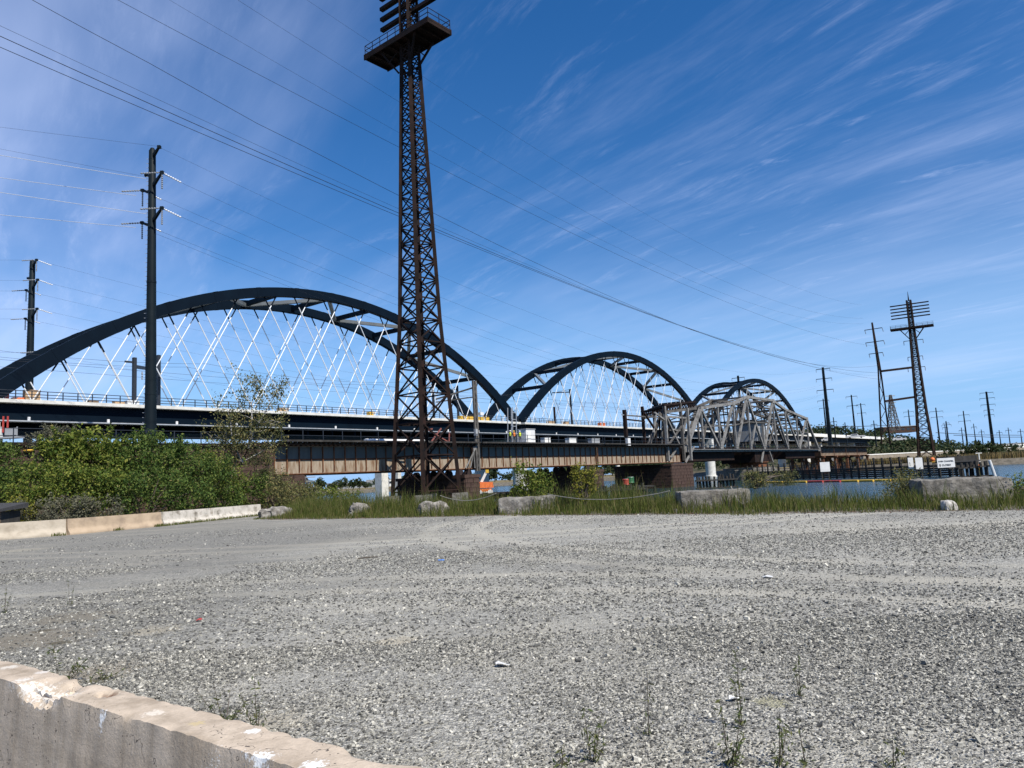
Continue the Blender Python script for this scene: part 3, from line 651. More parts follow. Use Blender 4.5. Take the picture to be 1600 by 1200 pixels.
# ------------------------------------------------------------------ SWING SPAN
T = thing('swing_span', 'old grey riveted through truss swing span in front of the farthest arch', 'truss bridge', OB(143.4, 4.5, 5))
def sw(k): return 97.7 + 9.14 * k
ZB = 5.65; TOP = {1: 14.66, 2: 15.6, 3: 16.52, 4: 18.55, 6: 18.55, 7: 16.55, 8: 15.6, 9: 14.68, 5: 18.6}
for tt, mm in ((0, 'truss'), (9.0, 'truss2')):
    def P(k, top): return OB(sw(k), tt, TOP[k] if top else ZB)
    part('bottom_chord', MB().beam(P(0, 0), P(10, 0), .55, .6), mm, T)
    for a, b_ in ((1, 2), (2, 3), (3, 4), (4, 6), (6, 7), (7, 8), (8, 9)):
        part('top_chord', MB().beam(P(a, 1), P(b_, 1), .62, .6), mm, T)
    for a, b_ in ((0, 1), (10, 9)): part('end_post', MB().beam(P(a, 0), P(b_, 1), .62, .62), mm, T)
    for k in (1, 2, 3, 4, 6, 7, 8, 9): part('vertical', MB().beam(P(k, 0), P(k, 1), .36, .42, up=DV), mm, T)
    for a, b_ in ((1, 2), (3, 2), (4, 3), (9, 8), (7, 8), (6, 7)): part('diagonal', MB().beam(P(a, 1), P(b_, 0), .45, .5), mm, T)
    for a in (4, 6):
        part('diagonal', MB().beam(P(a, 1), P(5, 0), .48, .5), mm, T)
        mid = (P(a, 1) + P(5, 0)) / 2; part('sub_diagonal', MB().beam(mid, P(a, 0), .3, .3), mm, T)
    part('centre_post', MB().beam(P(5, 0), OB(sw(5), tt, 12.1), .5, .5, up=DV), mm, T)
    for k in (0.0, 2, 3, 8, 10): part('gusset_plate', MB().box(OB(sw(k), tt - .3, ZB + .25), (1.5, .06, 1.2), AX), mm, T)
    for k in (1, 3, 4, 6, 9): part('gusset_plate', MB().box(OB(sw(k), tt - .33, TOP[k] - .2), (1.3, .06, 1.1), AX), mm, T)
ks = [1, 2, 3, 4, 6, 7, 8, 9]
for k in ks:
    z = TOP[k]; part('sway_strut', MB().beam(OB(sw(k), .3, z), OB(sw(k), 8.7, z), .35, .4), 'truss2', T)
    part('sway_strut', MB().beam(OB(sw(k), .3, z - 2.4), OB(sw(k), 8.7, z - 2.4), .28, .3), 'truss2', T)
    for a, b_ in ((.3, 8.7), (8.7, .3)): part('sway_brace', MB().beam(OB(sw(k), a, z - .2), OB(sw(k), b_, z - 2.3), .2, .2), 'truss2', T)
for a, b_ in zip(ks, ks[1:]):
    for tq in (0, 9.0):
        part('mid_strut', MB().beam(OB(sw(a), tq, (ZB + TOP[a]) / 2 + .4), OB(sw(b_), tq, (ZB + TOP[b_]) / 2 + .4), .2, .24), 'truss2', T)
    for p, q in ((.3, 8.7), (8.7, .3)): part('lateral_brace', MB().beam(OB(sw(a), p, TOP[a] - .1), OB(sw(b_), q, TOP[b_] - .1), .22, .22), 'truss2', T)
fb = MB()
for k in range(41): fb.box(OB(sw(k / 4), 4.5, ZB - .05), (.3, 8.5, .7), AX)
o = part('floor_beams', fb, 'rust', T); o['kind'] = 'stuff'
for tt in (1.7, 3.2, 5.8, 7.3): part('rail', MB().box(OB(sw(5), tt, ZB + .65), (91, .1, .25), AX), 'rust', T)
mb = MB()
for k in range(46): mb.box(OB(sw(k * 10 / 45), -.75, ZB + .85), (.06, .06, 1.2), AX)
for z in (.8, 1.4): mb.box(OB(sw(5), -.75, ZB + z), (91, .05, .05), AX)
o = part('railing', mb, 'navyrail', T); o['kind'] = 'stuff'
part('floor_edge', MB().box(OB(sw(5), -.62, ZB + .17), (89, .5, .12), AX), 'truss', T)
# operator's house and machinery frame over the pivot
h = part('control_house', MB().box(OB(sw(5), 3.2, 10.2), (6.2, 5.4, 4.4), AX), 'grey', T, 'grey corrugated control house in the middle of the truss')
for k in range(3): part('window', MB().box(OB(sw(5) - 1.8 + k * 1.8, .48, 10.7), (1.0, .06, 1.2), AX), 'glass', h)
rb = MB()
for k in range(24): rb.box(OB(sw(5) - 3.0 + k * .26, .47, 8.8), (.08, .06, 1.4), AX)
part('cladding_ribs', rb, 'grey', h)
part('house_roof', MB().box(OB(sw(5), 3.2, 12.52), (6.8, 6.2, .22), AX), 'truss2', h)
for k in range(7):
    a = sw(4) + 1 + k * 2.6
    part('machinery_frame', MB().beam(OB(a, .5, 13.0), OB(a, 8.6, 13.0), .25, .3), 'truss2', T)
    part('machinery_frame', MB().beam(OB(a, 6.5, 6.0), OB(a, 6.5, 18.2), .22, .22, up=DV), 'truss2', T)
    if k: part('machinery_frame', MB().beam(OB(a - 2.6, 6.5, 7 if k % 2 else 13), OB(a, 6.5, 13 if k % 2 else 7), .16, .16), 'truss2', T)
    if k: part('machinery_frame', MB().beam(OB(a - 2.6, 2.5, 13 if k % 2 else 18), OB(a, 2.5, 18 if k % 2 else 13), .16, .16), 'truss2', T)
part('pivot_girder', MB().box(OB(sw(5), 4.5, 3.95), (13, 8.6, 2.4), AX), 'rust', T)
for a in (-5, 5): part('wedge_strut', MB().beam(OB(sw(5) + a * .4, -.4, 5.4), OB(sw(5) + a * .8, -.4, 2.6), .35, .35), 'truss', T)
for s in (sw(1.6), sw(8.4)): part('deep_girder', MB().box(OB(s if s < sw(5) else s, 4.5, 4.35), (26, 7.4, 1.8), AX), 'rust', T)
T = thing('pivot_pier', 'round stone pivot pier with rusty turning drum under the middle of the truss', 'bridge pier', OB(sw(5), 4.5, -1.5))
part('drum', MB().lathe(OB(sw(5), 4.5, 1.6), [(5.1, 0), (5.1, .15), (4.6, .2), (4.6, 1.0), (5.0, 1.05), (5.0, 1.2)], 32), 'rust2', T)
part('base', MB().lathe(OB(sw(5), 4.5, -2.4), [(6.8, 0), (6.8, 3.4), (6.3, 3.5), (6.3, 3.95)], 32), 'blockc', T)
# end gantry before the truss
T = thing('signal_gantry', 'rusty steel catenary gantry with a dark lattice roof, left of the truss', 'gantry', OB(88, 4, 6.5))
for s, tt, zt, m_ in ((88.5, -.6, 14.2, 'truss'), (95.6, -.6, 15.2, 'truss2'), (97.9, -1.0, 14.2, 'truss'), (98.8, 9.6, 15.6, 'rust'), (104, 9.6, 15.9, 'rust')):
    T2 = part('post', MB().beam(OB(s, tt, 3.6 if tt < 0 else 6), OB(s, tt, zt), .5, .5, up=DV), m_, T)
for tt in (-.6, 9.6):
    part('top_beam', MB().beam(OB(88.2 if tt < 0 else 98.4, tt, 13.0), OB(103 if tt < 0 else 108, tt, 14.4), .45, .5), 'truss2', T)
    part('top_beam', MB().beam(OB(88.2 if tt < 0 else 98.4, tt, 14.4), OB(103 if tt < 0 else 108, tt, 15.8), .4, .4), 'rust', T)
    mb = MB()
    for k in range(12):
        q0_ = 88.2 if tt < 0 else 98.4; a = q0_ + k * (14.8 if tt < 0 else 9.6) / 12; b_ = a + (14.8 if tt < 0 else 9.6) / 12; z1 = 13.0 + k * 1.4 / 12; z2 = 14.4 + (k + 1) * 1.4 / 12
        mb.beam(OB(a, tt, z1), OB(b_, tt, z2), .14, .14); mb.beam(OB(a, tt, z1), OB(a, tt, z1 + 1.1), .16, .16)
    part('web_bars', mb, 'rust', T)
part('lower_beam', MB().beam(OB(72.3, -.6, 11.9), OB(90, -.6, 11.9), .22, .22), 'truss2', T)
part('lower_beam', MB().beam(OB(88.2, -.6, 12.2), OB(98, -.6, 12.2), .4, .35), 'truss', T)
part('lower_beam', MB().beam(OB(72.3, -.6, 11.2), OB(80, -.6, 11.0), .2, .25), 'rust', T)
for k in range(7): part('roof_joist', MB().beam(OB(88.6 + k * 2.2, -.6, 14.3 + k * .2), OB(98.6 + k * 1.4, 9.6, 14.3 + k * .2), .3, .35), 'rust', T)
for a, b_ in ((88.5, 101), (95, 106)): part('roof_brace', MB().beam(OB(a, -.5, 14.6), OB(b_, 9.5, 15.0), .16, .16), 'truss2', T)
for a, b_, z1, z2, m_ in ((89, 93.5, 12.0, 6.8, 'truss'), (88, 84, 11.5, 12.8, 'truss'), (96, 98.5, 9, 13.5, 'truss'), (89.5, 92.5, 4.2, 6.2, 'truss'), (83, 84.6, 9.0, 12.5, 'truss'), (88.7, 95.4, 6.6, 10.5, 'truss2'), (79.8, 84, 12.6, 9.4, 'rust'), (95.8, 100.5, 3.2, 6.4, 'truss')):
    part('brace', MB().beam(OB(a, -.7, z1), OB(b_, -.7, z2), .3, .3), m_, T)
for k in range(5):
    part('sway_bar', MB().beam(OB(88.5 + k * 2, 1 + k * .5, 7), OB(89.5 + k * 2, 1 + k * .5, 12.5), .25, .25, up=DV), 'truss2' if k % 2 else 'rust', T)
T = thing('catenary_mast', 'rusty box mast standing on the old bridge just left of the gantry', 'mast', OB(72.1, -.9, 6.4), 'masts on the old bridge')
part('post', MB().beam(OB(72.1, -.9, 6.5), OB(72.1, -.9, 12.8), .55, .55, up=DV), 'rust', T); part('insulator', MB().beam(OB(71.1, -.9, 11.9), OB(73.1, -.9, 11.9), .16, .16), 'ins', T)
part('base_box', MB().box(OB(71.6, -1.5, 7.1), (.9, .5, 1.3), AX), 'white', T)
T = thing('catenary_mast', 'tall weathered lattice mast on the pier right of the lattice tower', 'mast', OB(31.2, -1.1, 3), 'masts on the old bridge')
for ds in (-.25, .25): part('post', MB().beam(OB(31.2 + ds, -1.1, 3.0), OB(31.2 + ds, -1.1, 15.1), .2, .3, up=DV), 'truss2', T)
mb = MB()
for k in range(14): mb.beam(OB(30.95, -1.12, 3.3 + k * .82), OB(31.45, -1.12, 3.3 + (k + 1) * .82), .07, .07); mb.beam(OB(31.45, -1.12, 3.3 + k * .82), OB(30.95, -1.12, 3.3 + (k + 1) * .82), .07, .07)
part('lacing', mb, 'truss2', T)
part('bracket_arm', MB().beam(OB(31.2, -1.1, 14.2), OB(29.0, 4, 13.0), .16, .2), 'truss2', T)
part('bracket_arm', MB().beam(OB(31.2, -1.1, 12.9), OB(29.0, 4, 12.6), .12, .14), 'truss2', T)
part('lamp', MB().box(OB(31.9, -1.4, 10.6), (.7, .5, .4), AX), 'white', T)
part('fuse_box', MB().box(OB(30.7, -1.4, 8.1), (.4, .35, .9), AX), 'grey', T)
for k in range(3): part('pier_brace', MB().beam(OB(28.6 + k * .9, -1.2, 3.4), OB(30.9 - k * .3, -1.2, 6.2), .12, .12), 'truss', T)
# white cabin and gear on the old walkway
T = thing('equipment_cabin', 'white equipment cabin on the old bridge, right of the workers', 'cabin', OB(43.3, -.2, 6.7))
part('body', MB().box(OB(43.3, -.4, 7.75), (2.2, 1.6, 2.0), AX), 'white', T); part('roof', MB().box(OB(43.3, -.4, 8.8), (2.35, 1.75, .12), AX), 'grey', T)
part('door', MB().box(OB(42.9, -1.22, 7.6), (.8, .05, 1.6), AX), 'concw', T)
T = thing('scaffold_tower', 'slim pale scaffold standing behind the white cabin', 'scaffold', OB(42.6, 1.5, 6.7))
for ds, dt in ((0, 0), (.9, 0), (0, .9), (.9, .9)): part('upright', MB().beam(OB(42 + ds, 1.2 + dt, 6.7), OB(42.4 + ds, 1.2 + dt, 12.2), .1, .1, up=DV), 'galv', T)
for k in range(5): part('rung', MB().beam(OB(42.1, 1.2, 7.4 + k), OB(43.1, 1.2, 7.4 + k), .08, .08), 'galv', T)
for k in range(3):
    T = thing('cable_box', ('pale grey box on the old walkway, leftmost of three right of the cabin', 'pale grey box on the old walkway, middle of three right of the cabin', 'pale grey box on the old walkway, nearest the rusty box mast')[k], 'box', OB(49 + k * 7.0, .4, 6.7))
    part('body', MB().box(OB(49 + k * 7, .2, 7.2), (1.5 + k * .5, .8, .9), AX), 'concw' if k < 2 else 'grey', T); part('lid', MB().box(OB(49 + k * 7, .2, 7.7), (1.6 + k * .5, .9, .08), AX), 'grey', T)
# red lifting frame and white pipes seen through the tower
T = thing('white_pipe', 'long white pipe lying on the old bridge behind the lattice tower', 'pipe', OB(24, 5.5, 6.9)); part('tube', MB().tube([OB(17.5, 5.5, 7.2), OB(28.5, 5.5, 7.2)], .42, 12), 'white', T, smooth=True)
for s in (19, 23, 27): part('saddle', MB().box(OB(s, 5.5, 6.75), (.3, 1.1, .3), AX), 'tie', T)
T = thing('red_trestle', 'faded red crossed steel frame on the old bridge behind the lattice tower', 'frame', OB(28, 3, 6.6))
for a, b_, z1, z2 in ((25.2, 29.8, 8.9, 7.0), (26.0, 28.3, 6.8, 8.9), (29.7, 29.9, 6.7, 8.4), (24.8, 26.6, 8.6, 8.8)): part('bar', MB().beam(OB(a, 2.6, z1), OB(b_, 2.6, z2), .14, .16), 'redf', T)
# ------------------------------------------------------------------ PEOPLE on the old bridge
def person(p, face, label, shirt, pose=0):
    T = thing('person', label, 'person', p, 'workers on the old bridge')
    J = {'pel': (0, 0, .95), 'ch': (0, .01, 1.3), 'nk': (0, .0, 1.5), 'hd': (0, .02, 1.6), 'ht': (0, .02, 1.74),
         'hl': (-.1, 0, .9), 'kl': (-.12, .04, .5), 'al': (-.12, -.02, .08), 'tl': (-.13, .14, .03),
         'hr': (.1, 0, .9), 'kr': (.13, .05, .5), 'ar': (.14, .03, .08), 'tr': (.15, .19, .03),
         'sl': (-.2, 0, 1.42), 'el': (-.27, .04 + pose * .1, 1.15), 'wl': (-.22, .22, 1.0 + pose * .15), 'fl': (-.2, .30, .97 + pose * .15),
         'sr': (.2, 0, 1.42), 'er': (.28, .0, 1.14), 'wr': (.26, .14, .92), 'fr': (.25, .2, .85)}
    rad = {'pel': .15, 'ch': .16, 'nk': .06, 'hd': .1, 'ht': .085, 'hl': .1, 'kl': .065, 'al': .045, 'tl': .04, 'hr': .1, 'kr': .065, 'ar': .045, 'tr': .04,
           'sl': .075, 'el': .05, 'wl': .036, 'fl': .035, 'sr': .075, 'er': .05, 'wr': .036, 'fr': .035}
    E_ = ['pel ch', 'ch nk', 'nk hd', 'hd ht', 'pel hl', 'hl kl', 'kl al', 'al tl', 'pel hr', 'hr kr', 'kr ar', 'ar tr', 'ch sl', 'sl el', 'el wl', 'wl fl', 'ch sr', 'sr er', 'er wr', 'wr fr']
    ns = list(J); me = bpy.data.meshes.new('body'); me.from_pydata([J[n] for n in ns], [tuple(ns.index(a) for a in e.split()) for e in E_], [])
    o = link('body', me, T, 'trouser'); o.rotation_euler = (0, 0, face)
    md = o.modifiers.new('skin', 'SKIN'); 
    for i, n in enumerate(ns): me.skin_vertices[0].data[i].radius = (rad[n], rad[n]); me.skin_vertices[0].data[i].use_root = (n == 'pel')
    sb = o.modifiers.new('sub', 'SUBSURF'); sb.levels = 1; sb.render_levels = 1
    c, s = math.cos(face), math.sin(face); rt = lambda v: Vector(p) + Vector((v[0] * c - v[1] * s, v[0] * s + v[1] * c, v[2]))
    mb = MB().lathe(p, [(.17, .98), (.19, 1.15), (.2, 1.38), (.1, 1.5)], 12); part('vest', mb, shirt, T, smooth=True)
    part('face', MB().ball(rt((0, .045, 1.62)), .088, 10, 7, (1, 1, 1.2)), 'skin', T, smooth=True)
    part('helmet', MB().lathe(rt((0, .02, 1.66)), [(.15, 0), (.125, .02), (.11, .08), (.05, .13)], 12), 'white' if shirt == 'hivis' else 'yellow', T, smooth=True)
person(OB(38.6, -1.1, 6.75), R(150), 'worker in a lime vest and white helmet, leftmost of the group by the white cabin', 'hivis')
person(OB(39.7, -.9, 6.75), R(20), 'worker in an orange vest and yellow helmet standing between two others', 'hivo', 1)
person(OB(40.8, -1.1, 6.75), R(-160), 'worker in a lime vest nearest the white cabin', 'hivis', .6)
# ------------------------------------------------------------------ LATTICE TOWERS
def lattice_tower(C, rot, label, panels, armd, zs, arms, plat, platw, zbars, barl, top, zb=.45, thick=1.0, split=16):
    T = thing('lattice_tower', label, 'lattice tower', C, 'rusty lattice crossing towers'); C = Vector(C)
    hd = lambda z: np.interp(z, [zb, 20.7, 52.5, 61], [3.82, 2.33, 1.09, .97])
    ang = [rot + k * math.pi / 2 for k in range(4)]
    def leg(k, z): return Vector((C.x + hd(z) * math.cos(ang[k]), C.y + hd(z) * math.sin(ang[k]), z))
    for k in range(4):
        mb = MB(); Z_ = [zb, 20.7, 52.5, top]
        for a, b_ in zip(Z_, Z_[1:]):
            w1 = .42 * thick * (1 if a < 30 else .8); mb.beam(leg(k, a), leg(k, b_), w1, w1, up=(math.cos(ang[k]), math.sin(ang[k]), 0))
        part('leg', mb, 'rust', T)
    z = zb + .4; zz_ = [z]
    while z < top - .4: z += max(1.25, hd(z) * 1.414 * .74); zz_.append(min(z, top))
    lace = MB()
    for i, (a, b_) in enumerate(zip(zz_, zz_[1:])):
        w = (.125 if a < 30 else .10) * thick
        for k in range(4):
            j = (k + 1) % 4
            for p, q in ((leg(k, a), leg(j, b_)), (leg(j, a), leg(k, b_)), (leg(k, a), leg(j, a))):
                if i < split: part('brace', MB().beam(p, q, w, w * 1.2), 'rust', T)
                else: lace.beam(p, q, w, w * 1.2)
        if i % 4 == 2: lace.beam(leg(0, a), leg(2, a), w, w); lace.beam(leg(1, a), leg(3, a), w, w)
    for i, a in enumerate(zz_[:12]):
        for k in range(4):
            dd = (leg((k + 1) % 4, a) - leg(k, a)).normalized(); nn2 = dd.cross(ZV); part('gusset_plate', MB().box(leg(k, a) + dd * .32 * thick + nn2 * .10, (.5 * thick, .03, .62 * thick), (dd, nn2, ZV)), 'rust', T)
    lo_ = part('lacing', lace, 'rust', T); lo_['kind'] = 'stuff'
    # caged ladder inside
    mb = MB(); q = C + Vector((.5, .9, 0))
    for dx in (-.2, .2): mb.beam(Vector((C.x + dx - .3, C.y + .6, 1)), Vector((C.x + dx - .1, C.y + .3, top - 8)), .05, .05)
    for k in range(int((top - 9) / .45)): f = k * .45 / (top - 9); mb.box((C.x - .3 + .2 * f, C.y + .6 - .3 * f, 1 + k * .45), (.4, .03, .03))
    part('ladder', mb, 'rust', T)
    for k in range(4): part('footing', MB().box(leg(k, zb) - ZV * 1.2, (1.7, 1.7, 2.4)), 'blockc', T)
    A = Vector((math.cos(armd), math.sin(armd), 0)); Bv = Vector((-A.y, A.x, 0)); X3 = (A, Bv, ZV)
    if plat:
        pl = C - A * (.55 if barl < 6 else 0); pl.z = plat
        o = part('platform', MB().box(pl, (barl * 2 + 1.4, platw * 2, .28), X3), 'rust', T)
        for sb in (-1, 1): part('edge_beam', MB().box(pl + Bv * sb * platw - ZV * .2, (barl * 2 + 1.5, .16, .7), X3), 'rust', o)
        for k in range(9): part('joist', MB().box(pl + A * ((k - 4) / 4 * (barl + .6)) - ZV * .3, (.16, platw * 2 - .2, .4), X3), 'rust', o)
        mb = MB(); L_ = barl + .65
        for sb in (-1, 1):
            for k in range(9): mb.box(pl + A * ((k - 4) / 4 * L_) + Bv * sb * (platw - .08) + ZV * .75, (.06, .06, 1.25), X3)
            for z_ in (.75, 1.33): mb.box(pl + Bv * sb * (platw - .08) + ZV * z_, (L_ * 2, .06, .06), X3)
        for sb in (-1, 1):
            for z_ in (.75, 1.33): mb.box(pl + A * sb * L_ + ZV * z_, (.06, platw * 2 - .1, .06), X3)
            mb.box(pl + A * sb * L_ + ZV * .75, (.06, .06, 1.25), X3)
        part('railing', mb, 'rust', T)
        for sa in (-1, 1):
            for sb in (-1, 1):
                p = pl + A * sa * barl * .62 + Bv * sb * platw * .8 - ZV * .4; q = pl + A * sa * 1.0 + Bv * sb * .55 - ZV * (barl * .62 + .5)
                part('knee_brace', MB().beam(p, q, .22, .22), 'rust', T); part('knee_brace', MB().beam(p.lerp(q, .5), Vector((q.x, q.y, p.z - .4)), .12, .12), 'rust', T)
    for z in zbars:
        part('crossarm', MB().box((C.x, C.y, z), (barl * 2, .55, .42), X3), 'rust', T)
    for z, l in arms:
        part('side_arm', MB().box((C.x, C.y, z), (l * 2, .22, .2), X3), 'rust', T)
        for sa in (-1, 1): part('insulator', MB().lathe(C * 0 + Vector((C.x + A.x * l * sa, C.y + A.y * l * sa, z - 1.6)), [(.05, 0), (.16, .3), (.05, .5), (.16, .8), (.05, 1.0), (.16, 1.3), (.05, 1.6)], 6), 'ins', T)
    part('pinnacle', MB().beam((C.x, C.y, top - .3), (C.x, C.y, top + 3.5), .5, .5, w2=.1, h2=.1), 'rust', T)
    return T
lattice_tower((-10.35, 88, .45), R(2), 'tall rusty lattice tower in the centre, with the platform at the top of the frame', 20, R(-40), .45, [], 55.3, 1.9, [59.0, 60.4, 61.8, 63.2, 64.6, 66.0], 5.05, 67)
lattice_tower((159.2, 300, 1.6), R(12), 'rusty lattice tower with five crossbars far across the river at right', 20, R(-30), 1.6, [(48, 3.4), (41.5, 2.6), (37.2, 3.0)], 53.2, 1.5, [57.4, 58.7, 60.0, 61.3, 62.6], 6.9, 64.2, zb=1.6, thick=1.35, split=14)
# narrow companion mast tied to the far tower
C0 = at(1377, 690, 300); T = thing('lattice_mast', 'slender lattice mast with three crossarms, tied by two beams to the far tower', 'lattice tower', (144.6, 300, 4))
tp = at(1362.5, 504, 300); b1, b2 = at(1377.5, 694, 300), at(1391, 694, 300)
sp_ = at(1374, 577, 300)
for q, dx in ((b1, -.45), (b2, .45)): part('leg', MB().beam(q, sp_ + Vector((dx, 0, 0)), .5, .5), 'rust', T)
part('leg', MB().beam(sp_, tp, 1.0, 1.0, up=(0, 1, 0), w2=.5, h2=.5), 'rust', T)
for k in range(9):
    f1, f2 = k / 9, (k + 1) / 9
    p, q = (b1, b2) if k % 2 else (b2, b1)
    part('brace', MB().beam(p.lerp(sp_, f1), q.lerp(sp_, f2), .18, .18), 'rust', T)
for k, (y, l) in enumerate(((514, 3.2), (534, 3.3), (552, 2.5))):
    p = at(1363.5 + (y - 504) * .1, y, 300); dv = Vector((.8, -.6, 0)); part('crossarm', MB().beam(p - dv * l, p + dv * l, .25, .25), 'rust', T)
    for sa in (-1, 1): part('insulator', MB().beam(p + dv * l * sa, p + dv * l * sa - ZV * 1.6 + dv * .3, .2, .2), 'ins', T)
for y1, y2, n in ((580, 574, 0), (627, 620, 1)):
    part('tie_beam', MB().beam(at(1377 + n * 6, y1, 300), at(1426 + n * 5, y2, 300), .8, .8), 'rust', T)
# ------------------------------------------------------------------ STEEL MONOPOLES
def monopole(base, top, r0, r1, label, arms, armd=R(-40), ins=True, bent=True):
    b = Vector(base); T = thing('transmission_pole', label, 'pole', b, 'steel transmission poles')
    t = Vector((b.x, b.y, top)); n = 14
    part('shaft', MB().tube([b, b.lerp(t, .33), b.lerp(t, .66), t, t + ZV * .4], [r0, r0 * .67 + r1 * .33, r0 * .33 + r1 * .67, r1, r1 * .5], n), 'pole', T, smooth=True)
    for f in (.31, .62): part('slip_joint', MB().lathe(b.lerp(t, f), [(r0 + (r1 - r0) * f + .03, 0), (r0 + (r1 - r0) * f + .03, .25)], n), 'pole', T)
    mb = MB(); A = Vector((math.cos(armd), math.sin(armd), 0))
    for k in range(int((top - b.z) / .6)):
        z = b.z + 2 + k * .6; f = (z - b.z) / (top - b.z)
        if z < top - .5: mb.box(b * 1 + Vector((-(r0 + (r1 - r0) * f) - .1, -.1, z - b.z)), (.3, .05, .05))
    o = part('climbing_steps', mb, 'galv', T); o['kind'] = 'stuff'
    for z, l, sg in arms:
        f = (z - b.z) / (top - b.z); p = Vector((b.x, b.y, z)) + A * sg * (r0 + (r1 - r0) * f) * .9; q = p + A * sg * l + ZV * l * .42
        part('arm', MB().beam(p, q, .34, .42, w2=.2, h2=.24), 'pole', T); part('arm_tip', MB().box(q, (.4, .4, .35)), 'pole', T)
        if ins and l > 1.6:
            for d_, m_ in ((Vector((-1, -.05, -.02)), 'ins'), (Vector((.55, .8, -.2)), 'insw'), (Vector((0, 0, -1)), 'ins')):
                d_ = d_.normalized(); ln = 2.6 if d_.z > -.5 else 2.1; pts, rs = [], []
                for k in range(17): pts.append(q + d_ * (.1 + ln * k / 16)); rs.append(.13 if k % 2 else .05)
                part('insulator', MB().tube(pts, rs, 6), m_, T)
    return T
P1 = Vector((-45.1, 95, 0))
monopole(P1, 46.3, .80, .43, 'big dark steel transmission pole at left, in front of the largest arch', [(43.0, 1.25, -1), (45.6, 1.5, 1), (41.6, 2.3, 1), (40.8, 2.3, -1), (36.9, 2.3, 1), (36.4, 2.3, -1)])
monopole((-88.9, 140, 0), 46.8, .86, .47, 'dark steel transmission pole at far left, rising behind the arch', [(43.4, 1.6, -1), (46.0, 1.7, 1), (41.7, 2.5, 1), (40.9, 2.5, -1), (36.2, 2.5, 1), (35.4, 2.5, -1), (28.3, 2.2, 1)])
# ------------------------------------------------------------------ FAR POLES
def farpole(x, ytop, ybot, Y, label, arms, w=.9, m='pole', tilt=None):
    t = at(x, ytop, Y); b = Vector((t.x, t.y, at(x, ybot, Y).z - 3)); T = thing('utility_pole', label, 'pole', b, 'distant power poles')
    part('shaft', MB().beam(b, t, w, w, w2=w * .55, h2=w * .55), m, T); A = Vector((.86, -.5, 0))
    for f, l in arms:
        z = t.z - f * (t.z - b.z); part('crossarm', MB().beam(Vector((t.x, t.y, z)) - A * l, Vector((t.x, t.y, z)) + A * l, .28, .28), m, T)
        for sa in (-1, 1): part('insulator', MB().beam(Vector((t.x, t.y, z)) + A * l * sa, Vector((t.x, t.y, z - 1.5)) + A * l * sa, .16, .16), 'ins', T)
farpole(1285.5, 574, 692, 373, 'tall dark pole with three crossarms just right of the truss bridge', [(.02, 3.2), (.14, 3.6), (.28, 3.8)], 1.7)
farpole(1153, 587, 690, 387, 'dark pole top with one crossarm poking above the farthest arch', [(.03, 3.2), (.2, 3)], 1.5)
farpole(1541, 612, 690, 520, 'dark pole with five crossarms at right above the marsh', [(.02, 3.9), (.12, 4.4), (.24, 4.2), (.34, 2.8), (.43, 2.8)], 2.0)
farpole(1505, 642, 690, 640, 'thin pole with three crossarms left of the five-armed pole', [(.12, 4), (.3, 4.5)], 1.3)
farpole(1462, 637, 690, 580, 'thin pole with two faint crossarms right of the far lattice tower', [(.1, 4.5), (.25, 4)], 1.2)
farpole(1419, 640, 670, 680, 'thin pole seen between the mast and the far lattice tower', [(.1, 4), (.3, 4)], 1.2)
farpole(1330, 617, 696, 500, 'thin tall pole above the hill, left of the slender mast', [(.03, 3.4), (.2, 3.4)], 1.2)
farpole(1344.5, 630, 668, 570, 'thin shorter pole just left of the slender mast', [(.05, 3), (.35, 3)], 1.1)
farpole(1286, 623, 690, 510, 'thin pole close behind the tall three-armed pole', [(.04, 3.6), (.2, 3)], 1.0)
farpole(1478, 658, 690, 560, 'short pole with a lamp bracket right of the far lattice tower', [(.08, 2), (.15, 3)], 1.2)
nm = ('first', 'second', 'third', 'fourth', 'fifth', 'sixth', 'seventh', 'eighth', 'ninth', 'tenth')
for k, (x, y) in enumerate(((1302, 652), (1320, 660), (1365, 657), (1476, 663), (1502, 668), (1521, 662), (1533, 671), (1561, 672), (1575, 668), (1594, 670))):
    farpole(x, y, 690, 430 if x < 1400 else 520, f'thin railway post along the far track, {nm[k]} of ten from the left', [(.15, 1.6)], .7)
for k, (xa, ya, xb, yb) in enumerate(((1275, 666, 1400, 664), (1462, 676, 1596, 680), (1490, 680, 1598, 683))):
    solo('overhead_line', MB().tube([at(xa, ya, 470), at((xa + xb) / 2, (ya + yb) / 2 + 1.5, 490), at(xb, yb, 510)], .16, 4), 'wire', ('railway overhead line above the right end of the truss', 'upper railway overhead line over the marsh at right', 'lower railway overhead line over the marsh at right')[k], 'wire', at(xa, ya, 470), 'far railway lines')
def pylon(x, yt, yb, Y, hw, label):
    t = at(x, yt, Y); b = at(x, yb, Y); b = Vector((t.x, t.y, b.z - 2)); T = thing('pylon', label, 'pylon', b); c = [(-1, -1), (1, -1), (1, 1), (-1, 1)]
    H = t.z - b.z; ps = lambda k, f: Vector((t.x + c[k][0] * (hw * (1 - f) + .5), t.y + c[k][1] * (hw * (1 - f) + .5), b.z + H * f))
    for k in range(4): part('leg', MB().beam(ps(k, 0), ps(k, 1), .5, .5), 'truss2', T)
    mb = MB(); fs = [0, .22, .42, .58, .72, .84, .93, 1]
    for a, b_ in zip(fs, fs[1:]):
        for k in range(4): mb.beam(ps(k, a), ps((k + 1) % 4, b_), .3, .3); mb.beam(ps((k + 1) % 4, a), ps(k, b_), .3, .3); mb.beam(ps(k, a), ps((k + 1) % 4, a), .3, .3)
    part('bracing', mb, 'truss2', T)
    for f in (.62, .78, .97): part('crossarm', MB().box((t.x, t.y, b.z + H * f), (hw * 2.4, .5, .5)), 'grey', T)
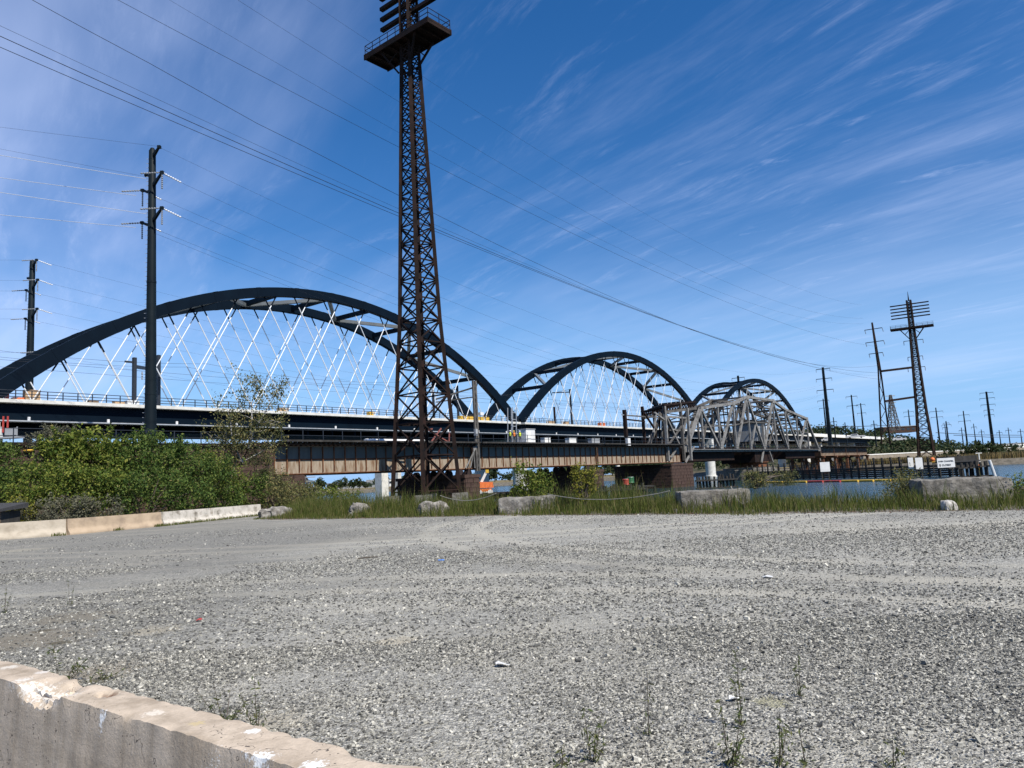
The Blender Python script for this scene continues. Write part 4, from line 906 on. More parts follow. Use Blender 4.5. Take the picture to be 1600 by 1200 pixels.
pylon(1391, 617, 668, 560, 2.8, 'grey lattice pylon on the hill between mast and far tower')
pylon(472, 738, 770, 420, 6.0, 'grey lattice pylon seen beneath the left girder of the old bridge')
# ------------------------------------------------------------------ WIRES
def wire(pts, r, label, m='wire', group='power lines across the river'):
    solo('power_line', MB().tube(pts, r, 4), m, label, 'power line', pts[0], group)
MST = Vector((145, 300, 0))
for lab, c, s1, r in (('darkest of the pair of heavy lines sweeping down from the upper left corner', (35.737, .074996, .000283), -1, .035), ('lower line of the heavy pair from the upper left corner', (33.126, .04938, .000217), -1, .03),
                      ('line with a kink that starts near the top left and dips before the lattice tower', (38.785, .124131, .000461), -1, .028), ('fainter line just above the heavy pair of lines', (34.4, .0677, .000283), -1, .016),
                      ('long line entering at the top edge above the big pole', (46.25, .08144, .000283), 0, .024), ('faint line entering at the top edge right of the big pole', (55.9, .16273, .000482), -20, .014),
                      ('faint line reaching the lattice tower below its platform', (57.8, .156255, .000492), -20, .016), ('faint uppermost line passing close under the tower platform', (62.53, .13483, .000424), -20, .014)):
    pts = []
    for s in np.linspace(-345, s1, 60):
        z = c[0] + c[1] * s + c[2] * s * s
        if 'kink' in lab: z += .45 * math.exp(-((s + 289) / 2.6) ** 2) - .55 * math.exp(-((s + 284) / 3) ** 2)
        pts.append(MST + DV * s + ZV * z)
    wire(pts, r, lab)
pB_ = Vector((151, 373, 0)); A = Vector((math.cos(R(-40)), math.sin(R(-40)), 0))
for k, (z, off, zr, lab) in enumerate(((46.2, 1.9, 47.6, 'top shield line running right from the big pole'), (42.4, 2.7, 40.0, 'upper conductor running right from the near arm of the big pole'), (41.7, -2.7, 38.5, 'upper conductor running right from the far arm of the big pole'),
                             (37.8, 2.7, 35.5, 'lower conductor running right from the near arm of the big pole'), (37.2, -2.7, 34, 'lower conductor running right from the far arm of the big pole'), (35.2, .5, 30, 'lowest line running right from the big pole'))):
    a = P1 + A * off + ZV * z; b = pB_ + A * off + ZV * zr
    wire([a.lerp(b, f) - ZV * 4 * f * (1 - f) * 12.8 for f in np.linspace(0, 1, 40)], .014, lab)
for k, (z, off, x0, y0, m_, r, lab) in enumerate(((46.3, 1.9, 0, 196, 'wire', .014, 'top shield line running left from the big pole'), (43.3, -1.6, 0, 230, 'wire', .013, 'second shield line running left from the big pole'),
                          (42.5, -.2, 0, 240, 'wireb', .034, 'bright upper line running left out of the frame'), (41.6, -4.6, 0, 275, 'wireb', .034, 'bright second line running left out of the frame'),
                          (37.8, -.2, 0, 298, 'wireb', .034, 'bright third line running left out of the frame'), (37.2, -4.6, 0, 333, 'wireb', .034, 'bright fourth line running left out of the frame'))):
    a = P1 + A * off + ZV * z; q = at(x0, y0, 92); b = a + (q - a) * 3.0
    wire([a.lerp(b, f) - ZV * .25 * math.sin(math.pi * f) for f in np.linspace(0, 1, 20)], r, lab, m_, 'lines left of the big pole')
P2v = Vector((-88.9, 140, 0)); pC_ = Vector((114.5, 387, 0))
for k, (z, off) in enumerate(((46.7, 2.0), (42.6, 3), (41.8, -3), (37.2, 3), (36.4, -3), (29.2, 2.4))):
    a = P2v + A * off + ZV * z; b = pC_ + A * off + ZV * (z - 1)
    wire([a.lerp(b, f) - ZV * 4 * f * (1 - f) * 9 for f in np.linspace(0, 1, 30)], .013, ('top shield line', 'upper near conductor', 'upper far conductor', 'lower near conductor', 'lower far conductor', 'lowest line')[k] + ' running right from the far left pole')
    b = a + Vector((-70, -4, 2.6))
    wire([a.lerp(b, f) for f in (0, .5, 1)], .013, ('top shield line', 'upper near conductor', 'upper far conductor', 'lower near conductor', 'lower far conductor', 'lowest line')[k] + ' running left from the far left pole')
# ------------------------------------------------------------------ FENDER, BOOM, DOLPHINS in the river
FA, FB = Vector((56, 188, 0)), Vector((72, 126, 0)); fd = (FB - FA).normalized(); fn = Vector((fd.y, -fd.x, 0)); FL = (FB - FA).length
T = thing('timber_fender', 'long dark timber fender in the water in front of the truss', 'fender', FA.lerp(FB, .5) - ZV * 1.5); AXF = (fd, fn, ZV)
for k in range(30): p = FA.lerp(FB, k / 29); part('pile', MB().lathe(p - ZV * 3, [(.22, 0), (.2, 3 + 1.9 + rng.uniform(-.2, .3))], 8), 'timber', T)
for r in range(5): part('wale', MB().box(FA.lerp(FB, .5) - fn * -.3 + ZV * (-1.25 + r * .36), (FL, .18, .30), AXF), 'timber', T)
part('deck_boards', MB().box(FA.lerp(FB, .5) + ZV * .42 - fn * .6, (FL, 1.8, .12), AXF), 'timber', T)
for k in range(26): part('rail_post', MB().box(FA.lerp(FB, k / 25) + ZV * 1.0, (.1, .1, 1.1), AXF), 'navyrail', T)
for z in (.95, 1.5): part('rail_bar', MB().box(FA.lerp(FB, .5) + ZV * z, (FL, .08, .08), AXF), 'navyrail', T)
def panel(x, y0, y1, w, Y, name, label, cat, m='white'):
    a, b = at(x, y0, Y), at(x, y1, Y); h = a.z - b.z; W_ = w * Y / 1200; c = (a + b) / 2
    T = thing(name, label, cat, Vector((c.x, c.y, b.z))); part('board', MB().box(c, (W_, .08, h)), m, T)
    for dx in (-.35, .35): part('stake', MB().box((c.x + dx * W_, c.y + .12, c.z - h * .5), (.14, .1, h + 1.5)), 'timber', T)
    return T, c, W_, h
panel(1289, 722, 737, 15, 138, 'notice_board', 'plain white panel on the fender near the right end of the truss', 'panel')
panel(1423, 715, 733, 8, 117, 'notice_board', 'narrow white panel, left one of the pair on the fender', 'panel')
panel(1436, 715, 733, 11, 116, 'notice_board', 'wider white panel, right one of the pair on the fender', 'panel')
T, c, W_, h = panel(1478, 715.5, 730.5, 27, 112, 'channel_sign', 'white channel notice board with two lines of black lettering on the fender', 'sign')
for txt, dz, sz in (('MAIN CHANNEL', .16, .27), ('CLOSED', -.24, .32)):
    fc = bpy.data.curves.new('lettering', 'FONT'); fc.body = txt; fc.size = sz * h * .8; fc.align_x = 'CENTER'; fc.align_y = 'CENTER'; fc.extrude = .01
    fo = bpy.data.objects.new('lettering_source', fc); fc.materials.append(M['rubber']); me = bpy.data.meshes.new_from_object(fo); bpy.data.objects.remove(fo)
    o = link('lettering', me, T); o.location = c - T.location + Vector((0, -.065, dz * h)); o.rotation_euler = (R(90), 0, 0)
part('arrow', MB().prism([c + Vector((-.39 * W_, -.06, -.12 * h)), c + Vector((-.33 * W_, -.06, -.12 * h)), c + Vector((-.33 * W_, -.06, -.30 * h)), c + Vector((-.36 * W_, -.06, -.42 * h)), c + Vector((-.39 * W_, -.06, -.30 * h))], (0, .02, 0)), 'rubber', T)
# floating boom: each float a section of one boom
bo = [at(1180, 757.5, 150), at(1225, 757, 141), at(1262, 756.5, 134), at(1288, 756, 130), at(1315, 755, 126), at(1343, 754, 122), at(1367, 753.2, 119), at(1395, 752.4, 116), at(1425, 751, 113)]
bo = [Vector((p.x, p.y, -1.36)) for p in bo]
T = thing('floating_boom', 'floating barrier of yellow and red tubes on the water before the fender', 'boom', bo[0])
for k, (p, q) in enumerate(zip(bo, bo[1:])):
    d = (q - p).normalized(); part('float', MB().tube([p + d * .15, q - d * .25], .19, 10), 'red' if k in (2, 3) else 'yellow', T, ('faded red float' if k in (2, 3) else 'yellow float'), smooth=True)
# dolphins, timber piles at the fender's right end
def piles(x, y0, y1, Y, n, name, label, dx=.5, capw=None, m='timber'):
    a = at(x, y0, Y); b = Vector((a.x, a.y, -2.6)); T = thing(name, label, 'pile cluster', b)
    for k in range(n):
        q = Vector((a.x + (k - n / 2) * dx * .8, a.y + rng.uniform(-.5, .5), -2.6)); part('pile', MB().tube([q, Vector((q.x + rng.uniform(-.2, .2), q.y, a.z + rng.uniform(-.25, .15)))], [.21, .18], 8), m, T)
    for z in (.35, .75): part('lashing', MB().box((a.x - .2, a.y - .3, -2.6 + (a.z + 2.6) * z), (n * dx * .8 + .2, .9, .22)), m, T)
piles(1537, 719, 745, 114, 4, 'timber_dolphin', 'leaning dark timber piles at the right end of the fender')
piles(1512, 722, 745, 116, 8, 'timber_dolphin', 'thick dark timber pile cluster left of the leaning piles')
piles(1120, 742, 765, 128, 12, 'timber_dolphin', 'row of dark piles in the water under the left part of the truss', .7)
piles(970, 757, 780, 105, 14, 'timber_dolphin', 'dark timber pilings beneath the girder next to the truss', .6)
a = at(1546, 719, 113); solo('white_pile', MB().tube([Vector((a.x + .6, a.y, -2)), a], [.24, .2], 10), 'white', 'white painted pile leaning at the right end of the fender', 'pile', (a.x, a.y, -2))
a = at(1497, 722, 120); T = thing('work_shed', 'low dark flat-roofed timber shed behind the notice board', 'shed', Vector((a.x, a.y, 0)))
part('wall', MB().box((a.x, a.y, .75), (4.6, 2.6, 1.9)), 'timber', T); part('roof', MB().box((a.x - .3, a.y, a.z + .1), (5.6, 3.2, .2)), 'tar', T)
a = at(1529, 708, 122); T = thing('marker_post', 'pale T-shaped marker post behind the timber piles at right', 'post', Vector((a.x, a.y, 0)))
part('post', MB().box((a.x, a.y, a.z - 1.2), (.16, .16, 2.4)), 'conc', T); part('crossbar', MB().box((a.x, a.y, a.z), (1.0, .12, .14)), 'conc', T)
for x, y, m_, lab in ((1457, 718, 'orange', 'orange ball light on a thin post left of the notice board'), (1530, 729, 'orange', 'orange lamp on a post amid the timber piles at right')):
    a = at(x, y, 118); T = thing('navigation_light', lab, 'lamp', Vector((a.x, a.y, 0))); part('post', MB().box((a.x, a.y, a.z - 1), (.12, .12, 2)), 'timber', T); part('lens', MB().ball(a, .34, 10, 7), m_, T, smooth=True); part('bracket', MB().box((a.x, a.y, a.z - .36), (.5, .5, .08)), 'yellow', T)
# ------------------------------------------------------------------ BARGE with boom lift and gear
bz = -.75; a = at(771, 775, 137); T = thing('work_barge', 'low dark work barge behind the grass, carrying the orange lift', 'barge', Vector((a.x, a.y, -1.5)))
part('hull', MB().box((a.x + 3, a.y + 3, -1.0), (19, 9, .9)), 'rust', T); part('rub_rail', MB().box((a.x + 3, a.y - 1.6, -.7), (19.2, .2, .25)), 'timber', T)
lc = Vector((a.x - 1.4, a.y, bz)); T = thing('boom_lift', 'orange boom lift with a cream folding arm on the barge', 'boom lift', lc)
part('chassis', MB().box(lc + ZV * .75, (2.4, 2.0, .5)), 'orange', T)
for dx in (-.9, .9):
    for dy in (-1, 1): part('wheel', MB().tube([lc + Vector((dx, dy * .9, .42)), lc + Vector((dx, dy * 1.2, .42))], .42, 14), 'white', T)
part('turntable', MB().quadbox([lc + Vector(v) for v in ((-1.3, -.8, 1.15), (1.5, -.8, 1.15), (1.5, .8, 1.15), (-1.3, .8, 1.15), (-1.1, -.7, 2.25), (1.4, -.7, 2.1), (1.4, .7, 2.1), (-1.1, .7, 2.25))]), 'orange', T)
part('lower_arm', MB().beam(lc + Vector((-.6, 0, 2.2)), lc + Vector((.5, 0, 4.2)), .35, .45), 'concw', T)
part('knuckle', MB().box(lc + Vector((.5, 0, 4.3)), (.55, .5, 1.1)), 'yellow', T)
part('upper_arm', MB().beam(lc + Vector((.4, 0, 4.6)), lc + Vector((-3.1, 0, 8.0)), .34, .38), 'concw', T)
bk = part('basket', MB().box(lc + Vector((-3.6, 0, 7.6)), (.9, 1.4, .12)), 'grey', T)
mb = MB()
for dx in (-.4, .4):
    for dy in (-.65, .65): mb.box(lc + Vector((-3.6 + dx, dy, 8.15)), (.06, .06, 1.1))
for dy in (-.65, .65): mb.box(lc + Vector((-3.6, dy, 8.65)), (.9, .06, .06))
part('guard_rail', mb, 'grey', bk)
for x, y, m_, nm_, lab in ((802, 767, 'yellow', 'yellow_buoy', 'round yellow buoy right of the orange lift'), (978, 751, 'red', 'red_drum', 'red drum on the timber dock beside the rest pier'), (985, 748, 'green', 'green_skip', 'green container on the dock left of the rest pier')):
    a = at(x, y, 122); b = Vector((a.x, a.y, a.z - .7)); T = thing(nm_, lab, nm_.split('_')[1], b)
    if 'buoy' in nm_: part('float', MB().ball(a, .55, 12, 8), m_, T, smooth=True); part('ring', MB().lathe(a - ZV * .8, [(.25, 0), (.25, .4)], 10), 'rust', T)
    else: part('body', MB().lathe(b, [(.55, 0), (.6, .1), (.55, .2), (.55, .75), (.6, .85), (.55, .95)], 14), m_, T); part('lid', MB().lathe(b + ZV * .96, [(.5, 0), (.5, .05)], 14), 'grey', T)
a = at(965, 753, 122); T = thing('timber_dock', 'dark timber dock under the girder between the stone piers', 'dock', Vector((a.x, a.y, -1.5)))
for k in range(9): part('plank', MB().box((a.x + 1, a.y - 2 + k * .62, a.z - .9), (9, .58, .16)), 'timber', T)
for k in range(8): part('pile', MB().lathe((a.x - 3.4 + k * 1.25, a.y - 2.1, -3), [(.2, 0), (.18, a.z + 2.1)], 8), 'timber', T)
a = at(976, 741, 300); T = thing('white_dome', 'white domed tarpaulin shelter seen under the girder', 'shelter', a)
part('cover', MB().lathe(a, [(3.1, -1), (3.1, .5), (2.6, 1.7), (1.6, 2.4), (.2, 2.7)], 20), 'white', T, smooth=True); part('door_flap', MB().box(a + Vector((.6, -3.08, -.1)), (1.2, .12, 1.4)), 'grey', T)
a = at(967, 755, 250); solo('white_column', MB().lathe((a.x, a.y, -2), [(1.0, 0), (1.0, 1.5), (.7, 1.7), (.7, 9.5)], 16), 'conc', 'slim white concrete column under the girder left of the dome', 'column', (a.x, a.y, -2), smooth=True)
# items on the abutment at far left
for x, y, w, lab in ((12, 704, 26, 'larger yellow tarpaulin bundle on the abutment at far left'), (45, 704, 17, 'smaller yellow tarpaulin bundle right of the larger one, on the abutment')):
    a = at(x, y, 60); W_ = w * 60 / 1200; me = MB().ball(a, W_ / 2, 14, 8, (1, .7, .22)); T = thing('yellow_bundle', lab, 'tarpaulin', a - ZV * .3); part('cover', me, 'yellow', T, smooth=True)
    part('strap', MB().box(a + ZV * .02, (.06, W_ * .72, W_ * .25)), 'rubber', T)
a = at(14, 684, 75); T = thing('access_lift', 'small grey and white work platform hanging below the deck at far left', 'work platform', a)
part('platform', MB().box(a + Vector((.2, 0, 0)), (1.9, 1.2, .15)), 'grey', T)
for dx in (-.7, 1.1): part('rail_frame', MB().box(a + Vector((dx, -.5, .5)), (.08, .08, 1.0)), 'grey', T)
part('guard_panel', MB().box(a + Vector((.5, -.55, .55)), (1.1, .06, .7)), 'grey', T); part('mast', MB().box(a + Vector((-.85, 0, -.4)), (.3, .3, 3.0)), 'white', T)
for x, lab in ((5, 'left one of two red-striped posts under the deck at far left'), (12, 'right one of two red-striped posts under the deck at far left')):
    b = at(x, 663, 75); solo('striped_post', MB().box(b, (.12, .12, 1.6)), 'red', lab, 'post', b)
# ------------------------------------------------------------------ CONCRETE BLOCKS on the shore
def block(c, size, rot, label, m='blockc', amp=.042, seed=0, name='concrete_block', round_=.07, cat='concrete block'):
    nx, ny, nz = [max(4, int(v / .12)) for v in size]; vs = {}; mb = MB(); sx_, sy_, sz_ = size
    def vid(i, j, k):
        if (i, j, k) in vs: return vs[(i, j, k)]
        p = Vector((i / nx - .5, j / ny - .5, k / nz)); q = Vector((p.x * sx_, p.y * sy_, p.z * sz_))
        e = Vector((max(0, abs(q.x) - sx_ / 2 + round_), max(0, abs(q.y) - sy_ / 2 + round_), max(0, q.z - sz_ + round_)))
        if e.length > round_: 
            d = e * (1 - round_ / e.length); q -= Vector((math.copysign(d.x, q.x), math.copysign(d.y, q.y), d.z))
        nv = mnoise.noise_vector(q * 1.7 + Vector((seed * 7, 3, 1))) * amp * 1.4 + mnoise.noise_vector(q * 5 + Vector((seed, 9, 4))) * amp * .6; nv += mnoise.noise_vector(q * 12 + Vector((2, seed, 4))) * amp * .28; nv *= 1 + .8 * max(0, mnoise.noise(q * 2.6 + Vector((seed, 1, 1))))
        q += nv; vs[(i, j, k)] = len(mb.v); cr2_, sr2_ = math.cos(rot), math.sin(rot)
        mb.v.append(Vector(c) + Vector((q.x * cr2_ - q.y * sr2_, q.x * sr2_ + q.y * cr2_, q.z))); return vs[(i, j, k)]
    for i in range(nx):
        for j in range(ny): mb.f.append((vid(i, j, nz), vid(i + 1, j, nz), vid(i + 1, j + 1, nz), vid(i, j + 1, nz)))
    for k in range(nz):
        for i in range(nx):
            mb.f.append((vid(i, 0, k), vid(i + 1, 0, k), vid(i + 1, 0, k + 1), vid(i, 0, k + 1))); mb.f.append((vid(i + 1, ny, k), vid(i, ny, k), vid(i, ny, k + 1), vid(i + 1, ny, k + 1)))
        for j in range(ny):
            mb.f.append((vid(0, j + 1, k), vid(0, j, k), vid(0, j, k + 1), vid(0, j + 1, k + 1))); mb.f.append((vid(nx, j, k), vid(nx, j + 1, k), vid(nx, j + 1, k + 1), vid(nx, j, k + 1)))
    return solo(name, mb, m, label, cat, c, 'concrete blocks along the shore' if cat == 'concrete block' else 'pale rubble along the shore')
block((15.35, 27.0, -.35), (2.95, 1.2, 1.24), R(-8), 'largest concrete block on the shore at far right, topped with pale crumbling edges', seed=1)
block((7.9, 31.6, -.3), (2.75, 1.2, 1.1), R(-2), 'rectangular grey concrete block in the grass below the rest pier', seed=2)
block((.45, 37.6, -.3), (2.7, 1.2, 1.08), R(-6), 'pale concrete block in the grass right of the lattice tower', 'rockw', seed=3)
block((-4.45, 41.0, -.3), (1.55, 1.0, 1.0), R(10), 'rounded pale boulder in the grass at the lattice tower foot', 'rockw', .12, 4, round_=.4, cat='boulder', name='boulder')
block((-9.1, 44.5, -.2), (1.1, .8, .9), R(15), 'white jagged rubble lump in the grass left of the lattice tower', 'rockw', .2, 5, round_=.3, cat='boulder', name='boulder')
block((-15.6, 50.0, -.2), (2.0, .9, .75), R(20), 'low white rubble at the right end of the white barrier', 'rockw', .14, 6, round_=.2, cat='boulder', name='boulder')
p = gnd(1484, 797); block((p.x, p.y, -.06), (.42, .36, .32), R(10), 'small white rock at the gravel edge before the largest block', 'rockl', .05, 7, round_=.1, cat='boulder', name='boulder')
for k, (x, y, lab) in enumerate(((1013, 800, 'fist-sized white stone at the gravel edge, left of two below the rest pier'), (1055, 801, 'fist-sized white stone at the gravel edge, right of two below the rest pier'), (775, 803, 'fist-sized pale stone at the gravel edge under the pale block'), (675, 803, 'small flat pale stone at the gravel edge below the boulder'))):
    p = gnd(x, y); block((p.x, p.y, -.03), (.22, .18, .16), k, lab, 'rockw', .03, 8 + k, round_=.06, cat='boulder', name='boulder')
# ------------------------------------------------------------------ ROPE
def rope(pts, label):
    out = []
    for (p, q) in zip(pts, pts[1:]):
        p, q = Vector(p), Vector(q)
        for f in np.linspace(0, 1, 14)[:-1]: out.append(p.lerp(q, f) - ZV * 4 * f * (1 - f) * .30 + Vector((0, 0, rng.uniform(-.008, .008))))
    out.append(Vector(pts[-1])); solo('shore_rope', MB().tube(out, .018, 5), 'rope', label, 'rope', pts[0], 'pale ropes strung along the shore')
rope([at(688, 774, 40.3), at(775, 771, 37.2)], 'pale sagging rope between the boulder and the pale block')
rope([at(856, 772, 36.8), at(1046, 767, 31.0)], 'pale sagging rope between the pale block and the grey block')
rope([at(1142, 760, 31.2), at(1168, 784, 30.0)], 'pale rope end trailing off the right corner of the grey block')
# ------------------------------------------------------------------ JERSEY BARRIERS
bm = bpy.data.materials.new('barrier_concrete'); bm.use_nodes = True; t = bm.node_tree; b = t.nodes['Principled BSDF']; b.inputs['Roughness'].default_value = .9; b.inputs['Specular IOR Level'].default_value = .25
tc = nd(t, 'ShaderNodeTexCoord')
mp1 = nd(t, 'ShaderNodeMapping'); mp1.inputs['Scale'].default_value = (7, 7, .55); t.links.new(tc.outputs['Object'], mp1.inputs[0])
st = tnoise(1.0, 5, .6, mp1.outputs[0]); bl = tnoise(2.2, 6, .65); gr_ = tnoise(70, 4, .7)
c = ramp(st.outputs['Fac'], [(.33, (.31, .265, .215)), (.66, (.52, .455, .385)), (.5, (.43, .375, .315))])
c = mixc(.55, c, ramp(bl.outputs['Fac'], [(.3, (.62, .56, .50)), (.7, (1.1, 1.06, 1.02))]), 'MULTIPLY')
c = mixc(.35, c, ramp(gr_.outputs['Fac'], [(.3, (.6, .6, .6)), (.65, (1.05, 1.05, 1.05))]), 'MULTIPLY')
c = mixc(1.0, c, (1.10, 1.075, 1.02), 'MULTIPLY'); pit = vor(26)
cw = nd(t, 'ShaderNodeVectorMath', operation='ADD'); cn = tnoise(3.5, 4, .6); t.links.new(tc.outputs['Object'], cw.inputs[0]); t.links.new(cn.outputs['Color'], cw.inputs[1])
ck = vor(1.15, 'DISTANCE_TO_EDGE'); t.links.new(cw.outputs[0], ck.inputs['Vector']); c = mixc(mth(t, 'MULTIPLY', mth(t, 'LESS_THAN', ck.outputs['Distance'], .0035), mth(t, 'GREATER_THAN', st.outputs['Fac'], .52)), c, (.10, .085, .07))
hl = nd(t, 'ShaderNodeMapping'); hl.inputs['Scale'].default_value = (.4, .4, 16); t.links.new(tc.outputs['Object'], hl.inputs[0]); hn = tnoise(1.0, 5, .6, hl.outputs[0]); c = mixc(.45, c, ramp(hn.outputs['Fac'], [(.35, (.78, .76, .73)), (.6, (1.06, 1.05, 1.04))]), 'MULTIPLY')
c = mixc(mth(t, 'MULTIPLY', mth(t, 'LESS_THAN', pit.outputs['Distance'], .10), mth(t, 'GREATER_THAN', bl.outputs['Fac'], .53)), c, (.075, .065, .055))
JD = Vector((.795, -.607, 0)).normalized(); JN = Vector((.607, .795, 0)).normalized(); JB0 = Vector((-5.0, 5.92, 0)) - JN * .035
def jb_local(x, y):                                     # pixel on the top plane -> barrier coordinates
    p = gnd(x, y, .81); q = p - JB0; return Vector((q.dot(JD), q.dot(JN), .81))
def splat(p, r, col, edge=.6, sc=16.0, zs=1.0):
    global c
    s_ = nd(t, 'ShaderNodeVectorMath', operation='SUBTRACT'); t.links.new(tc.outputs['Object'], s_.inputs[0]); s_.inputs[1].default_value = p
    s2_ = nd(t, 'ShaderNodeVectorMath', operation='MULTIPLY'); t.links.new(s_.outputs[0], s2_.inputs[0]); s2_.inputs[1].default_value = (1, 1, zs)
    l_ = nd(t, 'ShaderNodeVectorMath', operation='LENGTH'); t.links.new(s2_.outputs[0], l_.inputs[0])
    n_ = tnoise(sc * 2.6, 8, .72); d_ = mth(t, 'ADD', l_.outputs['Value'], mth(t, 'MULTIPLY', mth(t, 'SUBTRACT', n_.outputs['Fac'], .5), r * edge * 6.5))
    f = nd(t, 'ShaderNodeMapRange'); f.inputs[1].default_value = r; f.inputs[2].default_value = r * .6; t.links.new(d_, f.inputs[0])
    c = mixc(f.outputs[0], c, col)
CH = [jb_local(58, 1068), jb_local(78, 1074), jb_local(96, 1079)]
for x_, y_, r_ in ((34, 1061, .045), (48, 1066, .06), (62, 1069, .07), (78, 1074, .075), (94, 1079, .06), (110, 1082, .045)): splat(jb_local(x_, y_) - Vector((0, .0, .012)), r_, (.62, .575, .51), .75, 22)
splat(jb_local(16, 1041), .055, (.55, .50, .43), .5); splat(jb_local(70, 1048), .05, (.58, .53, .47), .5)
W_ = (.80, .80, .78)
splat(jb_local(160, 1106) + Vector((0, -.02, -.035)), .034, W_, .55, 26, .55); splat(jb_local(280, 1152) + Vector((0, -.005, -.01)), .02, W_, .5, 30)
splat(jb_local(318, 1166) + Vector((0, -.035, -.075)), .066, W_, .75, 34, .62); splat(jb_local(405, 1180) + Vector((0, -.01, 0)), .055, W_, .7, 30)
splat(jb_local(390, 1186) + Vector((0, -.04, -.08)), .036, W_, .6, 30, .5); splat(jb_local(372, 1177), .036, W_, .7, 30); splat(jb_local(395, 1140), .03, W_, .6, 30); splat(jb_local(490, 1192), .04, W_, .7, 30)
splat(jb_local(307, 1128), .032, (.46, .37, .22), .6, 20); splat(jb_local(240, 1112), .045, (.62, .55, .46), .7, 20)
splat(jb_local(165, 1083), .052, (.10, .042, .02), .12, 14)
splat(jb_local(212, 1166) + Vector((0, -.06, -.12)), .05, (.10, .085, .075), .8, 20, .4)
t.links.new(c, b.inputs['Base Color'])
bp = nd(t, 'ShaderNodeBump', i_Strength=.35); bp.inputs['Distance'].default_value = .012; t.links.new(mth(t, 'ADD', gr_.outputs['Fac'], mth(t, 'MULTIPLY', bl.outputs['Fac'], 1.5)), bp.inputs['Height']); t.links.new(bp.outputs[0], b.inputs['Normal'])
M['barrier'] = bm
PROF = [(-.305, 0), (-.305, .075), (-.13, .33), (-.095, .805), (.095, .805), (.13, .33), (.305, .075), (.305, 0)]
def jersey(p0, d, ln, label, m, chips=(), seed=0, fine=True, slot=None, face=-1):
    d = Vector(d).normalized(); n = Vector((-d.y, d.x, 0)); pr = []
    for a, b_ in zip(PROF, PROF[1:]):
        k = {True: 10, False: 4}[fine]; L_ = math.hypot(b_[0] - a[0], b_[1] - a[1]); k = max(2, int(L_ / (.022 if fine else .09)))
        pr += [(a[0] + (b_[0] - a[0]) * i / k, a[1] + (b_[1] - a[1]) * i / k) for i in range(k)]
    pr.append(PROF[-1]); nl = int(ln / (.024 if fine else .12)); mb = MB(); m_ = len(pr)
    for i in range(nl + 1):
        u = i * ln / nl
        for y, z in pr:
            q = Vector((u, y, z))
            e = min(1, max(0, (z - .77) / .035)) * min(1, max(0, (abs(y) - .07) / .025)) if z < .8049 else min(1, max(0, (abs(y) - .06) / .035))
            wob = mnoise.noise(Vector((u * 2.1, y * 3, seed + z * 2))) * .006 + mnoise.noise(Vector((u * 11, y * 9, seed + z * 9))) * .003
            ch = max(0, mnoise.noise(Vector((u * 3.3, seed + math.copysign(2, y), 0))) - .12) * .05 * e + max(0, mnoise.noise(Vector((u * 16, seed + math.copysign(4, y), z * 6))) - .05) * .018 * e
            for (c_, r_, dep) in chips:
                dd = (Vector((u, y, z)) - c_).length / r_
                if dd < 1: ch += dep * (1 - dd * dd) * (1 + .8 * mnoise.noise(Vector((u * 30, y * 30, 2))))
            if slot is not None and z > .8:
                dd = math.hypot((u - slot.x) / .065, (y - slot.y) / .03)
                if dd < 1: ch += .02
            q.z -= ch; q.y += wob - math.copysign(ch * .55, y) * (1 if e > 0 else 0)
            mb.v.append(Vector(p0) + d * q.x + n * q.y + ZV * q.z)
    for i in range(nl):
        for j in range(m_ - 1): a = i * m_ + j; mb.f.append((a + 1, a, a + m_, a + m_ + 1))
    mb.f.append(tuple(range(m_))); mb.f.append(tuple(range(nl * m_, (nl + 1) * m_))[::-1])
    o = part('jersey_barrier', mb, m, None, None, True); og = Vector(p0)
    R3 = Matrix((d, n, ZV)).to_4x4()                     # store in barrier coordinates so the material follows it
    for v in o.data.vertices: w = v.co - og; v.co = (w.dot(d), w.dot(n), w.z)
    o.location = p0; o.rotation_euler = (0, 0, math.atan2(d.y, d.x)); return tag(o, label, 'barrier', 'concrete jersey barriers')
jersey(JB0 + JN * 0, JD, 7.2, 'stained concrete barrier in the foreground with chipped top and white droppings', 'barrier', [(CH[0], .12, .03), (CH[1], .13, .045), (CH[2], .10, .03), (jb_local(130, 1064), .1, .02)], 2.2, True, jb_local(165, 1083))
for nm_, st_ in (('peach', [(.25, .19, .135), (.36, .275, .19), (.42, .325, .23)]), ('cream', [(.27, .23, .175), (.38, .33, .26), (.44, .385, .31)]), ('whitewash', [(.14, .12, .09), (.42, .385, .33), (.54, .50, .44), (.28, .24, .19)])):
    M[nm_] = mat(nm_ + '_barrier', st_, 2.4, .9, .5, 8, stretch=(.7, 1, .8))
q0, q1, q2, q3 = Vector((-29.5, 34.6, 0)), Vector((-23.1, 39.6, 0)), Vector((-20.8, 45.1, 0)), Vector((-18.7, 56.0, 0))
jersey(q0, q1 - q0, (q1 - q0).length, 'long cream concrete barrier at the left edge, by the small brown hut', 'cream', (), 5, False)
jersey(q1 + (q2 - q1).normalized() * .02, q2 - q1, (q2 - q1).length - .06, 'peach-coloured concrete barrier in the middle of the row before the bushes', 'peach', (), 6, False)
jersey(q2 + (q3 - q2).normalized() * .05, q3 - q2, (q3 - q2).length, 'whitewashed flaking concrete barrier at the right end of the row', 'whitewash', (), 8, False)
